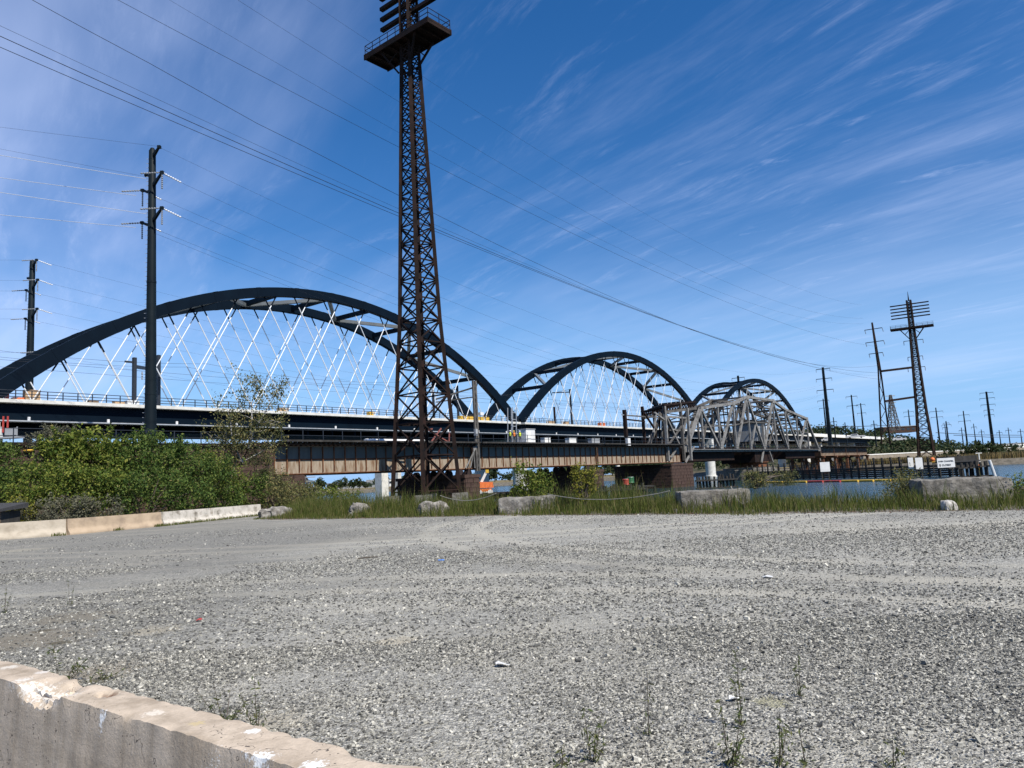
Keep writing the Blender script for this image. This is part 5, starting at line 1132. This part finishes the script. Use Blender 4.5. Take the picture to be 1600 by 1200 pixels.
# small hut at the left edge
a = at(2, 800, 39.5); T = thing('small_hut', 'small brown hut with a dark roof behind the cream barrier at the left edge', 'hut', Vector((a.x, a.y, 0)))
for k in range(7): part('plank', MB().box((a.x - .1, a.y - .8 + .02 * (k % 2), .12 + k * .2), (1.2, .06, .185)), 'board', T)
part('wall', MB().box((a.x - .1, a.y, .68), (1.18, 1.5, 1.36)), 'timber', T)
part('roof', MB().quadbox([Vector((a.x + x_, a.y + y_, z_)) for x_, y_, z_ in ((-1.0, -1.1, 1.38), (.75, -1.1, 1.36), (.75, 1.0, 1.5), (-1.0, 1.0, 1.52), (-1.0, -1.1, 1.55), (.75, -1.1, 1.5), (.75, 1.0, 1.75), (-1.0, 1.0, 1.8))]), 'tar', T)
# ------------------------------------------------------------------ BUSHES
def shrub(lobes, n, size, m, label, nclump=60, spread=.4, name='shrub', cat='shrub', stem='barkd', group='bushes behind the barriers', **k):
    c0 = Vector(lobes[0][0]); T = thing(name, label, cat, (c0.x, c0.y, 0), group)
    lobes = [(tuple(c), r) for c, r in lobes]; P = crown_pts(n, lobes, nclump, spread); P[:, 2] = np.maximum(P[:, 2], .08)
    X_ = [P]
    for c, r in lobes:                                   # upright shoots break the outline
        for q in range(7):
            a = rng.uniform(0, 6.28); e = np.array(c) + np.array([math.cos(a) * r[0] * .8, math.sin(a) * r[1] * .8, r[2] * rng.uniform(.3, .85)]); h = rng.uniform(.2, .55) * min(1.4, r[2]); m2 = int(14 + 30 * h)
            f = rng.uniform(0, 1, m2)[:, None]; X_.append(e + f * np.array([rng.uniform(-.25, .25), rng.uniform(-.25, .25), h]) + rng.normal(size=(m2, 3)) * .09)
    P = np.concatenate(X_); dead = rng.uniform(0, 1, len(P)) < .05
    foliage('leaves', P[~dead], size, m, T, **k); foliage('dry_leaves', P[dead], size * .9, 'leaf_c', T); mb = MB()
    for c, r in lobes:
        for q in range(3): e = Vector(c) + Vector((rng.uniform(-.6, .6) * r[0], rng.uniform(-.6, .6) * r[1], rng.uniform(0, .7) * r[2])); mb.tube([Vector((c0.x + rng.uniform(-.3, .3), c0.y + rng.uniform(-.3, .3), 0)), (e + Vector((c0.x, c0.y, 0))) / 2 + ZV * .3, e], [.07, .045, .015], 5)
    part('stems', mb, stem, T); return T
def lob(x, y, Y, rx, ry, rz): p = at(x, y, Y); return ((p.x, p.y, p.z), (rx, ry, rz))
shrub([lob(130, 705, 49, 2.2, 1.8, 1.5), lob(100, 715, 48, 1.8, 1.6, 1.4), lob(135, 735, 48, 2.3, 1.6, 1.8)], 9000, .22, 'leaf_b', 'tall bush with large leaves rising above the others near the far left pole', 120, .34, up=.6)
shrub([lob(90, 686, 56, 1.4, 1.2, 1.0), lob(72, 700, 56, 1.2, 1, 1.0)], 3500, .16, 'leaf_d', 'dull grey-green bush top just left of the tall large-leaved bush', 40, .3)
shrub([lob(200, 712, 51, 2.2, 1.8, 1.4), lob(245, 712, 52, 2.2, 1.8, 1.3), lob(215, 735, 50, 2.6, 1.8, 1.6)], 9500, .19, 'leaf_a', 'dense dark bush beneath the big steel pole', 130, .34)
shrub([lob(285, 722, 54, 2.2, 1.8, 1.4), lob(300, 745, 53, 2.3, 1.8, 1.6), lob(325, 755, 53, 1.8, 1.6, 1.6)], 9000, .17, 'leaf_a', 'dark bush before the stone abutment, right of the big pole', 120, .33)
shrub([lob(330, 735, 57, 1.6, 1.4, 1.6), lob(355, 760, 57, 1.7, 1.5, 1.8)], 6000, .16, 'leaf_b', 'bush round the stem of the thin tree', 80, .33)
shrub([lob(230, 765, 48, 2.6, 1.5, 1.2), lob(280, 775, 50, 2.4, 1.5, 1.2), lob(180, 770, 46.5, 2.0, 1.4, 1.2)], 9500, .16, 'leaf_a', 'low spreading dark bush behind the peach barrier', 120, .33)
shrub([lob(120, 770, 45, 2.4, 1.4, 1.3), lob(70, 760, 45, 2.2, 1.5, 1.5), lob(150, 755, 46, 1.6, 1.3, 1.2)], 9500, .16, 'leaf_b', 'bushy mid-green thicket behind the cream barrier', 120, .33)
shrub([lob(25, 770, 46, 2.4, 1.6, 1.5), lob(-20, 775, 45, 2.0, 1.6, 1.6), lob(40, 745, 49, 1.6, 1.4, .9)], 8000, .17, 'leaf_a', 'dark thicket behind the small brown hut', 110, .34)
shrub([lob(5, 715, 56, 1.3, 1.2, .9), lob(-25, 712, 56, 1.6, 1.2, 1.0)], 3000, .18, 'leaf_a', 'dark bush at the left edge below the yellow bundles', 45, .3)
shrub([lob(345, 785, 55, 1.8, 1.3, 1.0), lob(385, 772, 58, 1.8, 1.3, 1.4)], 5500, .15, 'leaf_a', 'low dark bush behind the whitewashed barrier', 80, .3)
shrub([lob(105, 800, 42.5, 1.5, .8, .8), lob(60, 803, 41.2, 1.0, .7, .7), lob(150, 798, 43.2, 1.4, .7, .7)], 4500, .13, 'leaf_d', 'dry grey-green scrub directly behind the cream barrier', 80, .26)
shrub([lob(33, 800, 41.5, .7, .5, .7)], 1400, .11, 'leaf_y', 'small goldenrod clump with yellow tips right of the hut', 26, .2)
shrub([lob(430, 770, 59, 1.4, 1.2, 1.3), lob(470, 776, 61, 1.6, 1.2, 1.0)], 5000, .15, 'leaf_c', 'olive bush at the foot of the masonry under the girder end', 70, .3)
shrub([lob(412, 735, 63, 1.0, .9, 1.9), lob(428, 755, 62, 1.1, .9, 1.3)], 2600, .14, 'leaf_c', 'twiggy olive shrub standing against the stone abutment, right of the thin tree', 55, .3)
shrub([lob(505, 778, 64, 1.6, 1.2, .8), lob(540, 782, 62, 1.3, 1.1, .7)], 3500, .14, 'leaf_b', 'low green bush on the bank left of the lattice tower', 60, .28)
shrub([lob(836, 765, 39, .7, .6, .9), lob(818, 752, 39, .45, .4, .9), lob(845, 775, 38.5, .8, .5, .7)], 3200, .13, 'leaf_b', 'green vine-like bush behind the pale block, before the round column', 50, .22, group='shore bushes')
shrub([lob(1412, 757, 29, .55, .5, .6), lob(1400, 770, 28, .45, .4, .5), lob(1425, 768, 28, .5, .4, .6)], 2600, .07, 'leaf_c', 'olive and reddish shrub at the left end of the largest block', 60, .14, group='shore bushes')
shrub([lob(1590, 775, 26.5, .6, .6, .5), lob(1610, 765, 27, .6, .6, .6)], 2200, .08, 'leaf_b', 'green shrub at the right edge beside the largest block', 40, .16, group='shore bushes')
shrub([lob(910, 765, 36, .45, .3, .9), lob(902, 745, 36, .2, .2, .5), lob(925, 750, 36, .25, .2, .6)], 2000, .09, 'leaf_y', 'tall yellow-green weed stand before the stone pier with rocker bearings', 45, .13, group='shore bushes')
shrub([lob(1180, 752, 60, 1.0, .6, .7), lob(1225, 748, 62, 1.1, .7, .6)], 2600, .13, 'leaf_c', 'straggly olive shrub before the pivot pier', 50, .24, group='shore bushes')
# thin pale-barked tree
def branchy(T, base, path, r0, m='bark'):
    mb = MB(); pts = [Vector(base)] + [Vector(p) for p in path]; n = len(pts); mb.tube(pts, [r0 * (1 - .8 * i / (n - 1)) for i in range(n)], 7); return part('branch', mb, m, T)
Y0 = 59.0; B0 = at(350, 800, Y0); B0.z = 0
T = thing('thin_tree', 'thin pale-barked tree with sparse olive leaves, leaning before the abutment', 'tree', B0)
trunk = [at(357, 752, Y0), at(378, 722, Y0), at(388, 700, Y0), at(396, 676, Y0)]
mb = MB(); pts = [B0] + trunk; mb.tube(pts, [.16, .13, .11, .09, .075], 9); part('trunk', mb, 'bark', T, smooth=True)
ends = []
for st_, path in ((3, [(394, 655), (393, 630), (400, 608), (404, 596)]), (4, [(405, 660), (417, 640), (430, 618), (440, 603)]), (2, [(370, 705), (362, 680), (360, 655), (355, 640)]), (4, [(415, 672), (430, 664), (438, 660)]), (3, [(378, 690), (352, 690), (340, 682)]), (1, [(372, 715), (345, 700), (335, 690)]), (2, [(410, 705), (425, 696)])):
    ps = [at(x, y, Y0 + rng.uniform(-.8, .8)) for x, y in path]; branchy(T, pts[st_], ps, .07 if len(path) > 3 else .045); ends += [pts[st_].lerp(ps[0], .5)] + ps
    for q in ps:
        e = q + Vector((rng.uniform(-1, 1), rng.uniform(-1, 1), rng.uniform(-.1, .8))); branchy(T, q, [q.lerp(e, .5) + ZV * .1, e], .022); ends.append(e)
P = []
for e in ends:
    for k in range(rng.integers(2, 6)): c_ = np.array(e) + rng.normal(size=3) * .38; P.append(c_ + rng.normal(size=(int(rng.integers(12, 36)), 3)) * .24)
for x, y, sx_, n_ in ((365, 665, 1.0, 420), (372, 700, 1.1, 420), (432, 610, .6, 130), (400, 620, .8, 180), (352, 720, .9, 300), (425, 690, .8, 160), (392, 680, .9, 220)): P.append(np.array(at(x, y, Y0)) + rng.normal(size=(n_, 3)) * np.array([sx_ * .6, .7, sx_ * .55]))
foliage('leaves', np.concatenate(P), .18, 'leaf_c', T)
# ------------------------------------------------------------------ SHORE GRASS
def blades(X, Y, Z, h, w, lean=.3):
    n = len(X); a = rng.uniform(0, 6.28, n); dx, dy = np.cos(a) * w / 2, np.sin(a) * w / 2; la = rng.uniform(0, 6.28, n); ll = h * lean * rng.uniform(.1, 1, n)
    lx, ly = np.cos(la) * ll, np.sin(la) * ll
    v = np.stack([np.stack([X - dx, Y - dy, Z], 1), np.stack([X + dx, Y + dy, Z], 1), np.stack([X + dx * .8 + lx * .35, Y + dy * .8 + ly * .35, Z + h * .6], 1), np.stack([X - dx * .8 + lx * .35, Y - dy * .8 + ly * .35, Z + h * .6], 1), np.stack([X + lx, Y + ly, Z + h], 1)], 1).reshape(-1, 3)
    i = np.arange(n)[:, None] * 5; return v, i + np.array([[0, 1, 2, 3]]), i + np.array([[3, 2, 4]])
segs = [(Vector(a), Vector(b_)) for a, b_ in zip(SH, SH[1:])][3:13]; lens = np.array([(b_ - a).length for a, b_ in segs]); NBL = 175000
k = rng.choice(len(segs), NBL, p=lens / lens.sum()); u = rng.uniform(0, 1, NBL)
A0 = np.array([s[0] for s in segs])[k]; A1 = np.array([s[1] for s in segs])[k]; tt = A1 - A0; tl = np.linalg.norm(tt, axis=1)[:, None]; nn_ = np.stack([-tt[:, 1], tt[:, 0]], 1) / tl
off = rng.uniform(-.2, 1, NBL) ** 1 * 7.0; Pxy = A0 + tt * u[:, None] + nn_ * off[:, None]
cl = np.array([mnoise.noise((x * .7, y * .7, 0)) + .5 * mnoise.noise((x * 2.3, y * 2.3, 5)) for x, y in Pxy])
keep = (cl + rng.uniform(-.5, .5, NBL) > -.35) & (off + cl * 1.2 + rng.uniform(-.3, .3, NBL) > .0)
Pxy, off, cl = Pxy[keep], off[keep], cl[keep]; n = len(off)
Zg = np.interp(off, [0, 2.5, 5.5, 8.5], [0, .02, -.35, -1.1])
hh = np.clip(.18 + off * .27, .08, 1.0) * (1 + cl * .7) * rng.uniform(.5, 1.25, n); tall = rng.uniform(0, 1, n) < .025; hh[tall] *= 1.7
hh *= np.interp(Pxy[:, 0], [5, 11, 20], [1, .62, .55]) * (1 + .45 * np.array([mnoise.noise((x * .35, y * .35, 9)) for x, y in Pxy])); hh = np.maximum(hh, .06)
v, q, t3 = blades(Pxy[:, 0], Pxy[:, 1], Zg, hh, np.where(rng.uniform(0, 1, n) < .25, .028, .016), .5)
o = link('shore_grass', npmesh('shore_grass', v, quads=q, tris=t3), None, 'grass'); o['kind'] = 'stuff'; o['label'] = 'rough green and straw grass along the shore edge'
# low cover behind the barriers
n = 16000; X = rng.uniform(-45, -15, n); Y = rng.uniform(38, 76, n); keep = (X < np.interp(Y, [34.6, 39.6, 45.1, 56, 76], [-29.5, -23.6, -21.3, -19.3, -22])); X, Y = X[keep], Y[keep]; n = len(X)
v, q, t3 = blades(X, Y, np.zeros(n), rng.uniform(.2, .8, n), np.full(n, .05), .5)
o = link('rough_grass', npmesh('rough_grass', v, quads=q, tris=t3), None, 'grass'); o['kind'] = 'stuff'; o['label'] = 'rough grass on the ground among the bushes'
# weeds along the foot of the far barriers
n = 2600; seg = rng.integers(0, 3, n); u = rng.uniform(0, 1, n); QQ = np.array([q0, q1, q2, q3])[:, :2]; A0, A1 = QQ[seg], QQ[seg + 1]; tt = (A1 - A0) / np.linalg.norm(A1 - A0, axis=1)[:, None]
Pb = A0 + (A1 - A0) * u[:, None] + np.stack([tt[:, 1], -tt[:, 0]], 1) * (.31 + np.abs(rng.normal(0, .10, n)))[:, None]; kk = np.array([mnoise.noise((x * .55, y * .55, 3)) for x, y in Pb]) + .25 * (seg == 2) > .05
Pb = Pb[kk]; n = len(Pb); v, q, t3 = blades(Pb[:, 0], Pb[:, 1], np.zeros(n), rng.uniform(.05, .22, n), np.full(n, .03), .6)
o = link('barrier_weeds', npmesh('barrier_weeds', v, quads=q, tris=t3), None, 'grass'); o['kind'] = 'stuff'; o['label'] = 'low weeds along the foot of the far concrete barriers'
# dead leaf litter line at the gravel edge
n = 5000; k = rng.choice(len(segs), n, p=lens / lens.sum()); u = rng.uniform(0, 1, n); A0 = np.array([s[0] for s in segs])[k]; A1 = np.array([s[1] for s in segs])[k]; tt = A1 - A0; nn_ = np.stack([-tt[:, 1], tt[:, 0]], 1) / np.linalg.norm(tt, axis=1)[:, None]
P = A0 + tt * u[:, None] + nn_ * rng.normal(.1, .35, n)[:, None]; P3 = np.stack([P[:, 0], P[:, 1], np.full(n, .02)], 1)
v, t3 = leaves(P3, .06, up=2.0); o = link('leaf_litter', npmesh('leaf_litter', v, tris=t3), None, leafmat('dead_leaves', [(.07, .04, .025), (.13, .08, .05), (.2, .15, .1)], .1)); o['kind'] = 'stuff'; o['label'] = 'brown dead leaves along the gravel edge'
# ------------------------------------------------------------------ WEEDS in the gravel
def weed(x, y, hpx, label, stems=3, bushy=1.0, dens=26):
    p = gnd(x, y); d = p.y; H = hpx * d / 1200; T = thing('weed', label, 'weed', p, 'weeds growing in the gravel'); mb = MB(); P = []
    for k in range(stems):
        h = H * (1 if k == 0 else rng.uniform(.4, .85)); ex = Vector((rng.uniform(-.12, .12) * bushy, rng.uniform(-.1, .1) * bushy, 0)) * (0.4 if k == 0 else 1.3) * (H / .4)
        b0 = p + ex * .3; mid = b0 + ex * .5 + ZV * h * .5; tip = b0 + ex + ZV * h; mb.tube([b0, mid, tip], [.0035, .0028, .0012], 4)
        for j in range(int(dens * h / .4)):
            f = rng.uniform(.08, 1); q = b0.lerp(tip, f); P.append(np.array(q) + rng.normal(size=3) * np.array([.022, .022, .008]) * (1.15 - f * .6))
    for j in range(6 + stems * 3): a_ = rng.uniform(0, 6.28); q_ = rng.uniform(.01, .07) * bushy; P.append(np.array(p) + np.array([q_ * math.cos(a_), q_ * math.sin(a_), rng.uniform(.008, .03)]))
    part('stems', mb, 'barkd', T); foliage('leaves', np.array(P), .042, 'weedm', T, aspect=.26, up=.1)
for a in ((95, 1068, 40, 'small bushy weed just over the barrier\'s chipped spot', 5, 1.8, 40), (402, 1140, 75, 'upright weed behind the barrier, right of a thinner weed clump', 3, .8, 30), (352, 1128, 60, 'thin scattered weed clump behind the barrier top', 6, 2.2, 16), (925, 1190, 78, 'pair of short weeds at the bottom edge, left of centre', 4, 1.0, 40),
          (1012, 1150, 95, 'slender single weed in the middle of the bottom gravel', 1, .5, 22), (1160, 1135, 110, 'tallest slender weed in the lower right gravel', 2, .4, 34), (1142, 1196, 90, 'leafy weed clump at the bottom edge, right of centre', 5, .9, 40), (1250, 1090, 62, 'short weed beside the bare patch at right', 2, .5, 26),
          (1215, 1196, 75, 'low weed at the bottom edge right of the leafy clump', 3, 1.0, 30), (1395, 1198, 45, 'tiny weed near the bottom right corner', 2, .8, 30), (880, 1198, 30, 'tiny weed at the bottom edge left of the short pair', 2, 1, 26), (1260, 1196, 60, 'thin reddish weed near the bottom edge at right', 2, .6, 22),
          (7, 958, 45, 'sparse weed at the left edge of the gravel', 3, .8, 14), (110, 945, 36, 'sparse weed a little right of the left edge', 2, .6, 14), (82, 1022, 20, 'flat weed left of the dirt patch', 3, 2, 26), (160, 1062, 16, 'flat dark weed on the dirt patch', 4, 3, 40)): weed(*a)
# litter
for x, y, s_, m_, lab in ((690, 877, .09, 'blue', 'blue plastic scrap on the gravel'), (1200, 903, .11, 'white', 'white plastic lid on the gravel at right'), (785, 1042, .075, 'white', 'flattened white paper scrap on the gravel near the middle'), (311, 971, .06, 'red', 'tiny red scrap on the gravel at left'), (1147, 1096, .05, 'white', 'white crumpled scrap next to the tallest weed')):
    if m_ == 'blue': M['blue'] = mat('blue_plastic', [(.08, .2, .6), (.12, .3, .7)], 3, .4)
    p = gnd(x, y); mb = MB(); n_ = 9
    top = [p + Vector((s_ * math.cos(a) * rng.uniform(.6, 1), s_ * math.sin(a) * rng.uniform(.5, .9), .012 + rng.uniform(0, .025))) for a in np.linspace(0, 6.28, n_, endpoint=False)]
    mb.prism(top, (0, 0, .006)); solo('litter', mb, m_, lab, 'litter', p, 'litter on the gravel')
for x, y, a_, lab in ((575, 873, .2, 'short dark stick on the gravel below the lattice tower'),):
    p = gnd(x, y) + ZV * .02; solo('stick', MB().tube([p - Vector((.22, .05, 0)), p + ZV * .015, p + Vector((.22, .06, .01))], [.014, .018, .01], 6), 'barkd', lab, 'stick', p)
# ------------------------------------------------------------------ FAR SHORE
def strip(name, near, far, m, h=0):
    mb = MB(); n = len(near)
    for (x, y, z), (x2, y2, z2) in zip(near, far): mb.v += [Vector((x, y, z)), Vector((x2, y2, z2))]
    for i in range(n - 1): mb.f.append((2 * i, 2 * i + 2, 2 * i + 3, 2 * i + 1))
    return struct(name, mb, m)
# right: marsh bank then land to the horizon
edge = [(300, 150, -1.6), (190, 205, -1.6), (168, 222, -1.6), (150, 232, -1.6), (128, 250, -1.6), (120, 262, -1.6), (112, 285, -1.6), (118, 330, -1.6), (20, 405, -1.6), (-160, 430, -1.6), (-500, 380, -1.6), (-1500, 300, -1.6)]
mid_ = [(x * 1.012, y * 1.012 + 1.5, .3) for x, y, z in edge]; top_ = [(x * 1.06, y * 1.06 + 6, .7) for x, y, z in edge]
strip('marsh_bank', edge, mid_, 'earth'); strip('marsh', mid_, top_, 'marsh'); strip('far_land', top_, [(x * 12 + 200, y * 12 + 900, .8) for x, y, z in edge], 'marsh')
n = 26000; k = rng.integers(0, len(edge) - 5, n); u = rng.uniform(0, 1, n); E0 = np.array(mid_)[k]; E1 = np.array(mid_)[k + 1]; f_ = 1 + rng.uniform(0, .12, n)
P = (E0 + (E1 - E0) * u[:, None])[:, :2] * f_[:, None]; v, q, t3 = blades(P[:, 0], P[:, 1], np.full(n, .3), rng.uniform(.8, 2.4, n), np.full(n, .22), .25)
o = link('marsh_reeds', npmesh('marsh_reeds', v, quads=q, tris=t3), None, leafmat('brown_reeds', [(.09, .065, .03), (.15, .11, .05), (.2, .15, .07), (.12, .12, .04)], .2)); o['kind'] = 'stuff'; o['label'] = 'brown and green reeds on the far marsh bank'
# low wooded hill at right
mb = MB(); nx, ny = 60, 8
def hillz(x, y):
    a = math.exp(-((x - 232) / 66) ** 2) * 21 + math.exp(-((x - 330) / 60) ** 2) * 1.5 + math.exp(-((x - 120) / 90) ** 2) * 7
    return .6 + a * min(1, max(0, (y - 470) / 90)) + 1.2 * mnoise.noise(Vector((x * .03, y * .03, 0)))
for j in range(ny + 1):
    for i in range(nx + 1): x = 60 + i * 8; y = 465 + j * 22; mb.v.append(Vector((x, y, hillz(x, y))))
for j in range(ny):
    for i in range(nx): a = j * (nx + 1) + i; mb.f.append((a, a + 1, a + nx + 2, a + nx + 1))
M['hillg'] = mat('hill_scrub', [(.03, .035, .018), (.06, .058, .03), (.09, .08, .05)], .15, .95)
struct('hill', mb, 'hillg')
n = 26000; Cx = np.where(rng.uniform(0, 1, 900) < .86, rng.uniform(70, 300, 900), rng.uniform(300, 470, 900)); Cy = rng.uniform(470, 620, 900); k = rng.integers(0, 900, n)
P = np.stack([Cx[k], Cy[k], np.array([hillz(Cx[i], Cy[i]) for i in range(900)])[k]], 1) + rng.normal(size=(n, 3)) * np.array([2.6, 2.6, 1.6]) + np.array([0, 0, 2.6])
v, t3 = leaves(P, 1.7, up=.5, aspect=.8); o = link('hill_woodland', npmesh('hill_woodland', v, tris=t3), None, 'wood_far'); o['kind'] = 'stuff'; o['label'] = 'dark woodland covering the low hill at right'
# separate trees along the far shores
def far_tree(h, w, seed):
    T = thing('far_tree', '', 'tree', (0, 0, 0)); lobes = [((0, 0, h * .62), (w * .5, w * .5, h * .34)), ((w * .22, 0, h * .45), (w * .35, w * .35, h * .25)), ((-w * .2, 0, h * .5), (w * .33, w * .33, h * .25))]
    P = crown_pts(420, lobes, 26, h * .085); foliage('crown', P, h * .15, 'wood_far', T, aspect=.75); part('trunk', MB().tube([(0, 0, -.6), (0, 0, h * .6)], [h * .03, h * .015], 6), 'barkd', T); return T
protos = [far_tree(8, 8, 0), far_tree(10, 7, 1), far_tree(6, 9, 2)]
used = [False] * 3
def put_tree(p, s, label, group):
    k = int(rng.integers(0, 3))
    if used[k]: o = copy_tree(protos[k])
    else: o = protos[k]; used[k] = True
    o.location = p; o.scale = (s, s, s * rng.uniform(.8, 1.2)); o.rotation_euler = (0, 0, rng.uniform(0, 6.28)); o['label'] = label; o['group'] = group
for x in np.linspace(440, 745, 34): p = at(x + rng.uniform(-5, 5), 770, rng.uniform(438, 470)); put_tree((p.x, p.y, .4), rng.uniform(.45, .85), 'small dark tree in the row on the far bank under the left girder', 'far bank trees at left')
for x in np.linspace(765, 1010, 26): p = at(x + rng.uniform(-5, 5), 760, rng.uniform(432, 470)); put_tree((p.x, p.y, .4), rng.uniform(.5, 1.1) * (1.35 if x > 940 else 1), 'dark tree in the row on the far bank between the stone piers', 'far bank trees at centre')
for x, y, Y, s_ in ((1532, 703, 330, .75), (1543, 704, 335, .85), (1551, 703, 328, .7), (1524, 705, 330, .7), (1562, 706, 340, .8), (1510, 706, 335, .6), (1583, 706, 360, .7), (1592, 708, 350, .6), (1410, 703, 370, .8), (1395, 702, 365, .7), (1470, 704, 345, .6), (1485, 704, 350, .7)):
    p = at(x, y, Y); put_tree((p.x, p.y, .5), s_, 'dark round tree on the far right bank beyond the marsh', 'far bank trees at right')
# railway embankment, track-side plant and vehicles across the river
T = thing('embankment_wall', 'pale retaining wall and sandy embankment behind the far lattice tower', 'wall', (190, 330, 0))
part('wall', MB().beam((140, 318, 2), (330, 470, 3), 1.2, 4.2), 'sand', T); part('capping', MB().beam((140, 318, 4.2), (330, 470, 5.2), 1.5, .4), 'concw', T)
for x, y, ln, m_, lab in ((1292, 690, 5, 'white', 'white van on the far viaduct behind the tall pole'), (1337, 685, 9, 'white', 'white truck on the far viaduct left of the slender mast'), (1406, 689, 6.5, 'white', 'white pickup on the far embankment between mast and tower')):
    a = at(x, y, 400); T = thing('parked_vehicle', lab, 'vehicle', a, 'vehicles across the river'); d = (Vector((.9, -.43, 0)), Vector((.43, .9, 0)), ZV)
    part('body', MB().box(a + ZV * .95, (ln, 2, .95), d), m_, T); part('cab', MB().quadbox([a + d[0] * u_ + d[1] * w_ + ZV * z_ for u_, w_, z_ in ((-ln * .32, -.95, 1.42), (ln * .2, -.95, 1.42), (ln * .2, .95, 1.42), (-ln * .32, .95, 1.42), (-ln * .2, -.85, 2.3), (ln * .1, -.85, 2.3), (ln * .1, .85, 2.3), (-ln * .2, .85, 2.3))]), m_, T)
    part('windows', MB().box(a + ZV * 1.85 - d[0] * ln * .05, (ln * .3, 2.0, .5), d), 'glass', T)
    for u_ in (-.3, .3):
        for w_ in (-1, 1): part('wheel', MB().tube([a + d[0] * ln * u_ + d[1] * (w_ * .8) + ZV * .45, a + d[0] * ln * u_ + d[1] * (w_ * 1.02) + ZV * .45], .45, 12), 'rubber', T)
for k, (x, w, h_) in enumerate(((1298, 8, 7), (1320, 10, 7), (1342, 10, 7), (1363, 8, 7), (1380, 6, 7))):
    s_ = sR + 3 + k * 13.6
    T = thing('rusty_bent', ('first', 'second', 'third', 'fourth', 'fifth')[k] + ' rusty steel trestle under the short girders right of the truss', 'trestle', OB(s_, 4, -1.5), 'trestles under the short girders')
    for tt in (0, 3, 6, 9): part('leg', MB().beam(OB(s_, tt, -2.5), OB(s_, tt, 3.8), .8, .8, up=DV), 'rust2', T)
    part('crosshead', MB().box(OB(s_, 4.5, 3.6), (1.0, 10.5, .5), AX), 'rust2', T)
    for a_, b_ in ((0, 3), (3, 6), (6, 9)): part('brace', MB().beam(OB(s_, a_, -1), OB(s_, b_, 3.2), .25, .25), 'rust2', T)
# buildings far beyond, low
for x, y, Y, w, h_, m_, lab in ((560, 768, 900, 70, 7, 'grey', 'long low grey building far off under the left girder'), (600, 767, 950, 40, 9, 'concw', 'pale low building far off left of the twin-column pier'), (905, 757, 800, 24, 6, 'concw', 'pale far building between the stone piers'), (1580, 700, 700, 45, 10, 'concw', 'white flat-roofed building at the far right horizon'), (1400, 673, 600, 26, 4.5, 'stone', 'long dark red-brown building on the hill behind the mast')):
    a = at(x, y, Y); b = Vector((a.x, a.y, .5 if lab[-4:] != 'mast' else a.z - h_ * .4)); T = thing('far_building', lab, 'building', b)
    part('wall', MB().box(b + ZV * h_ / 2, (w, 14, h_)), m_, T); part('roof', MB().box(b + ZV * (h_ + .25), (w + 1, 15, .5)), 'grey', T)
    for k in range(6): part('window', MB().box(b + Vector(((k - 2.5) * w / 6.5, -7.03, h_ * .55)), (w / 12, .1, h_ * .3)), 'glass', T)
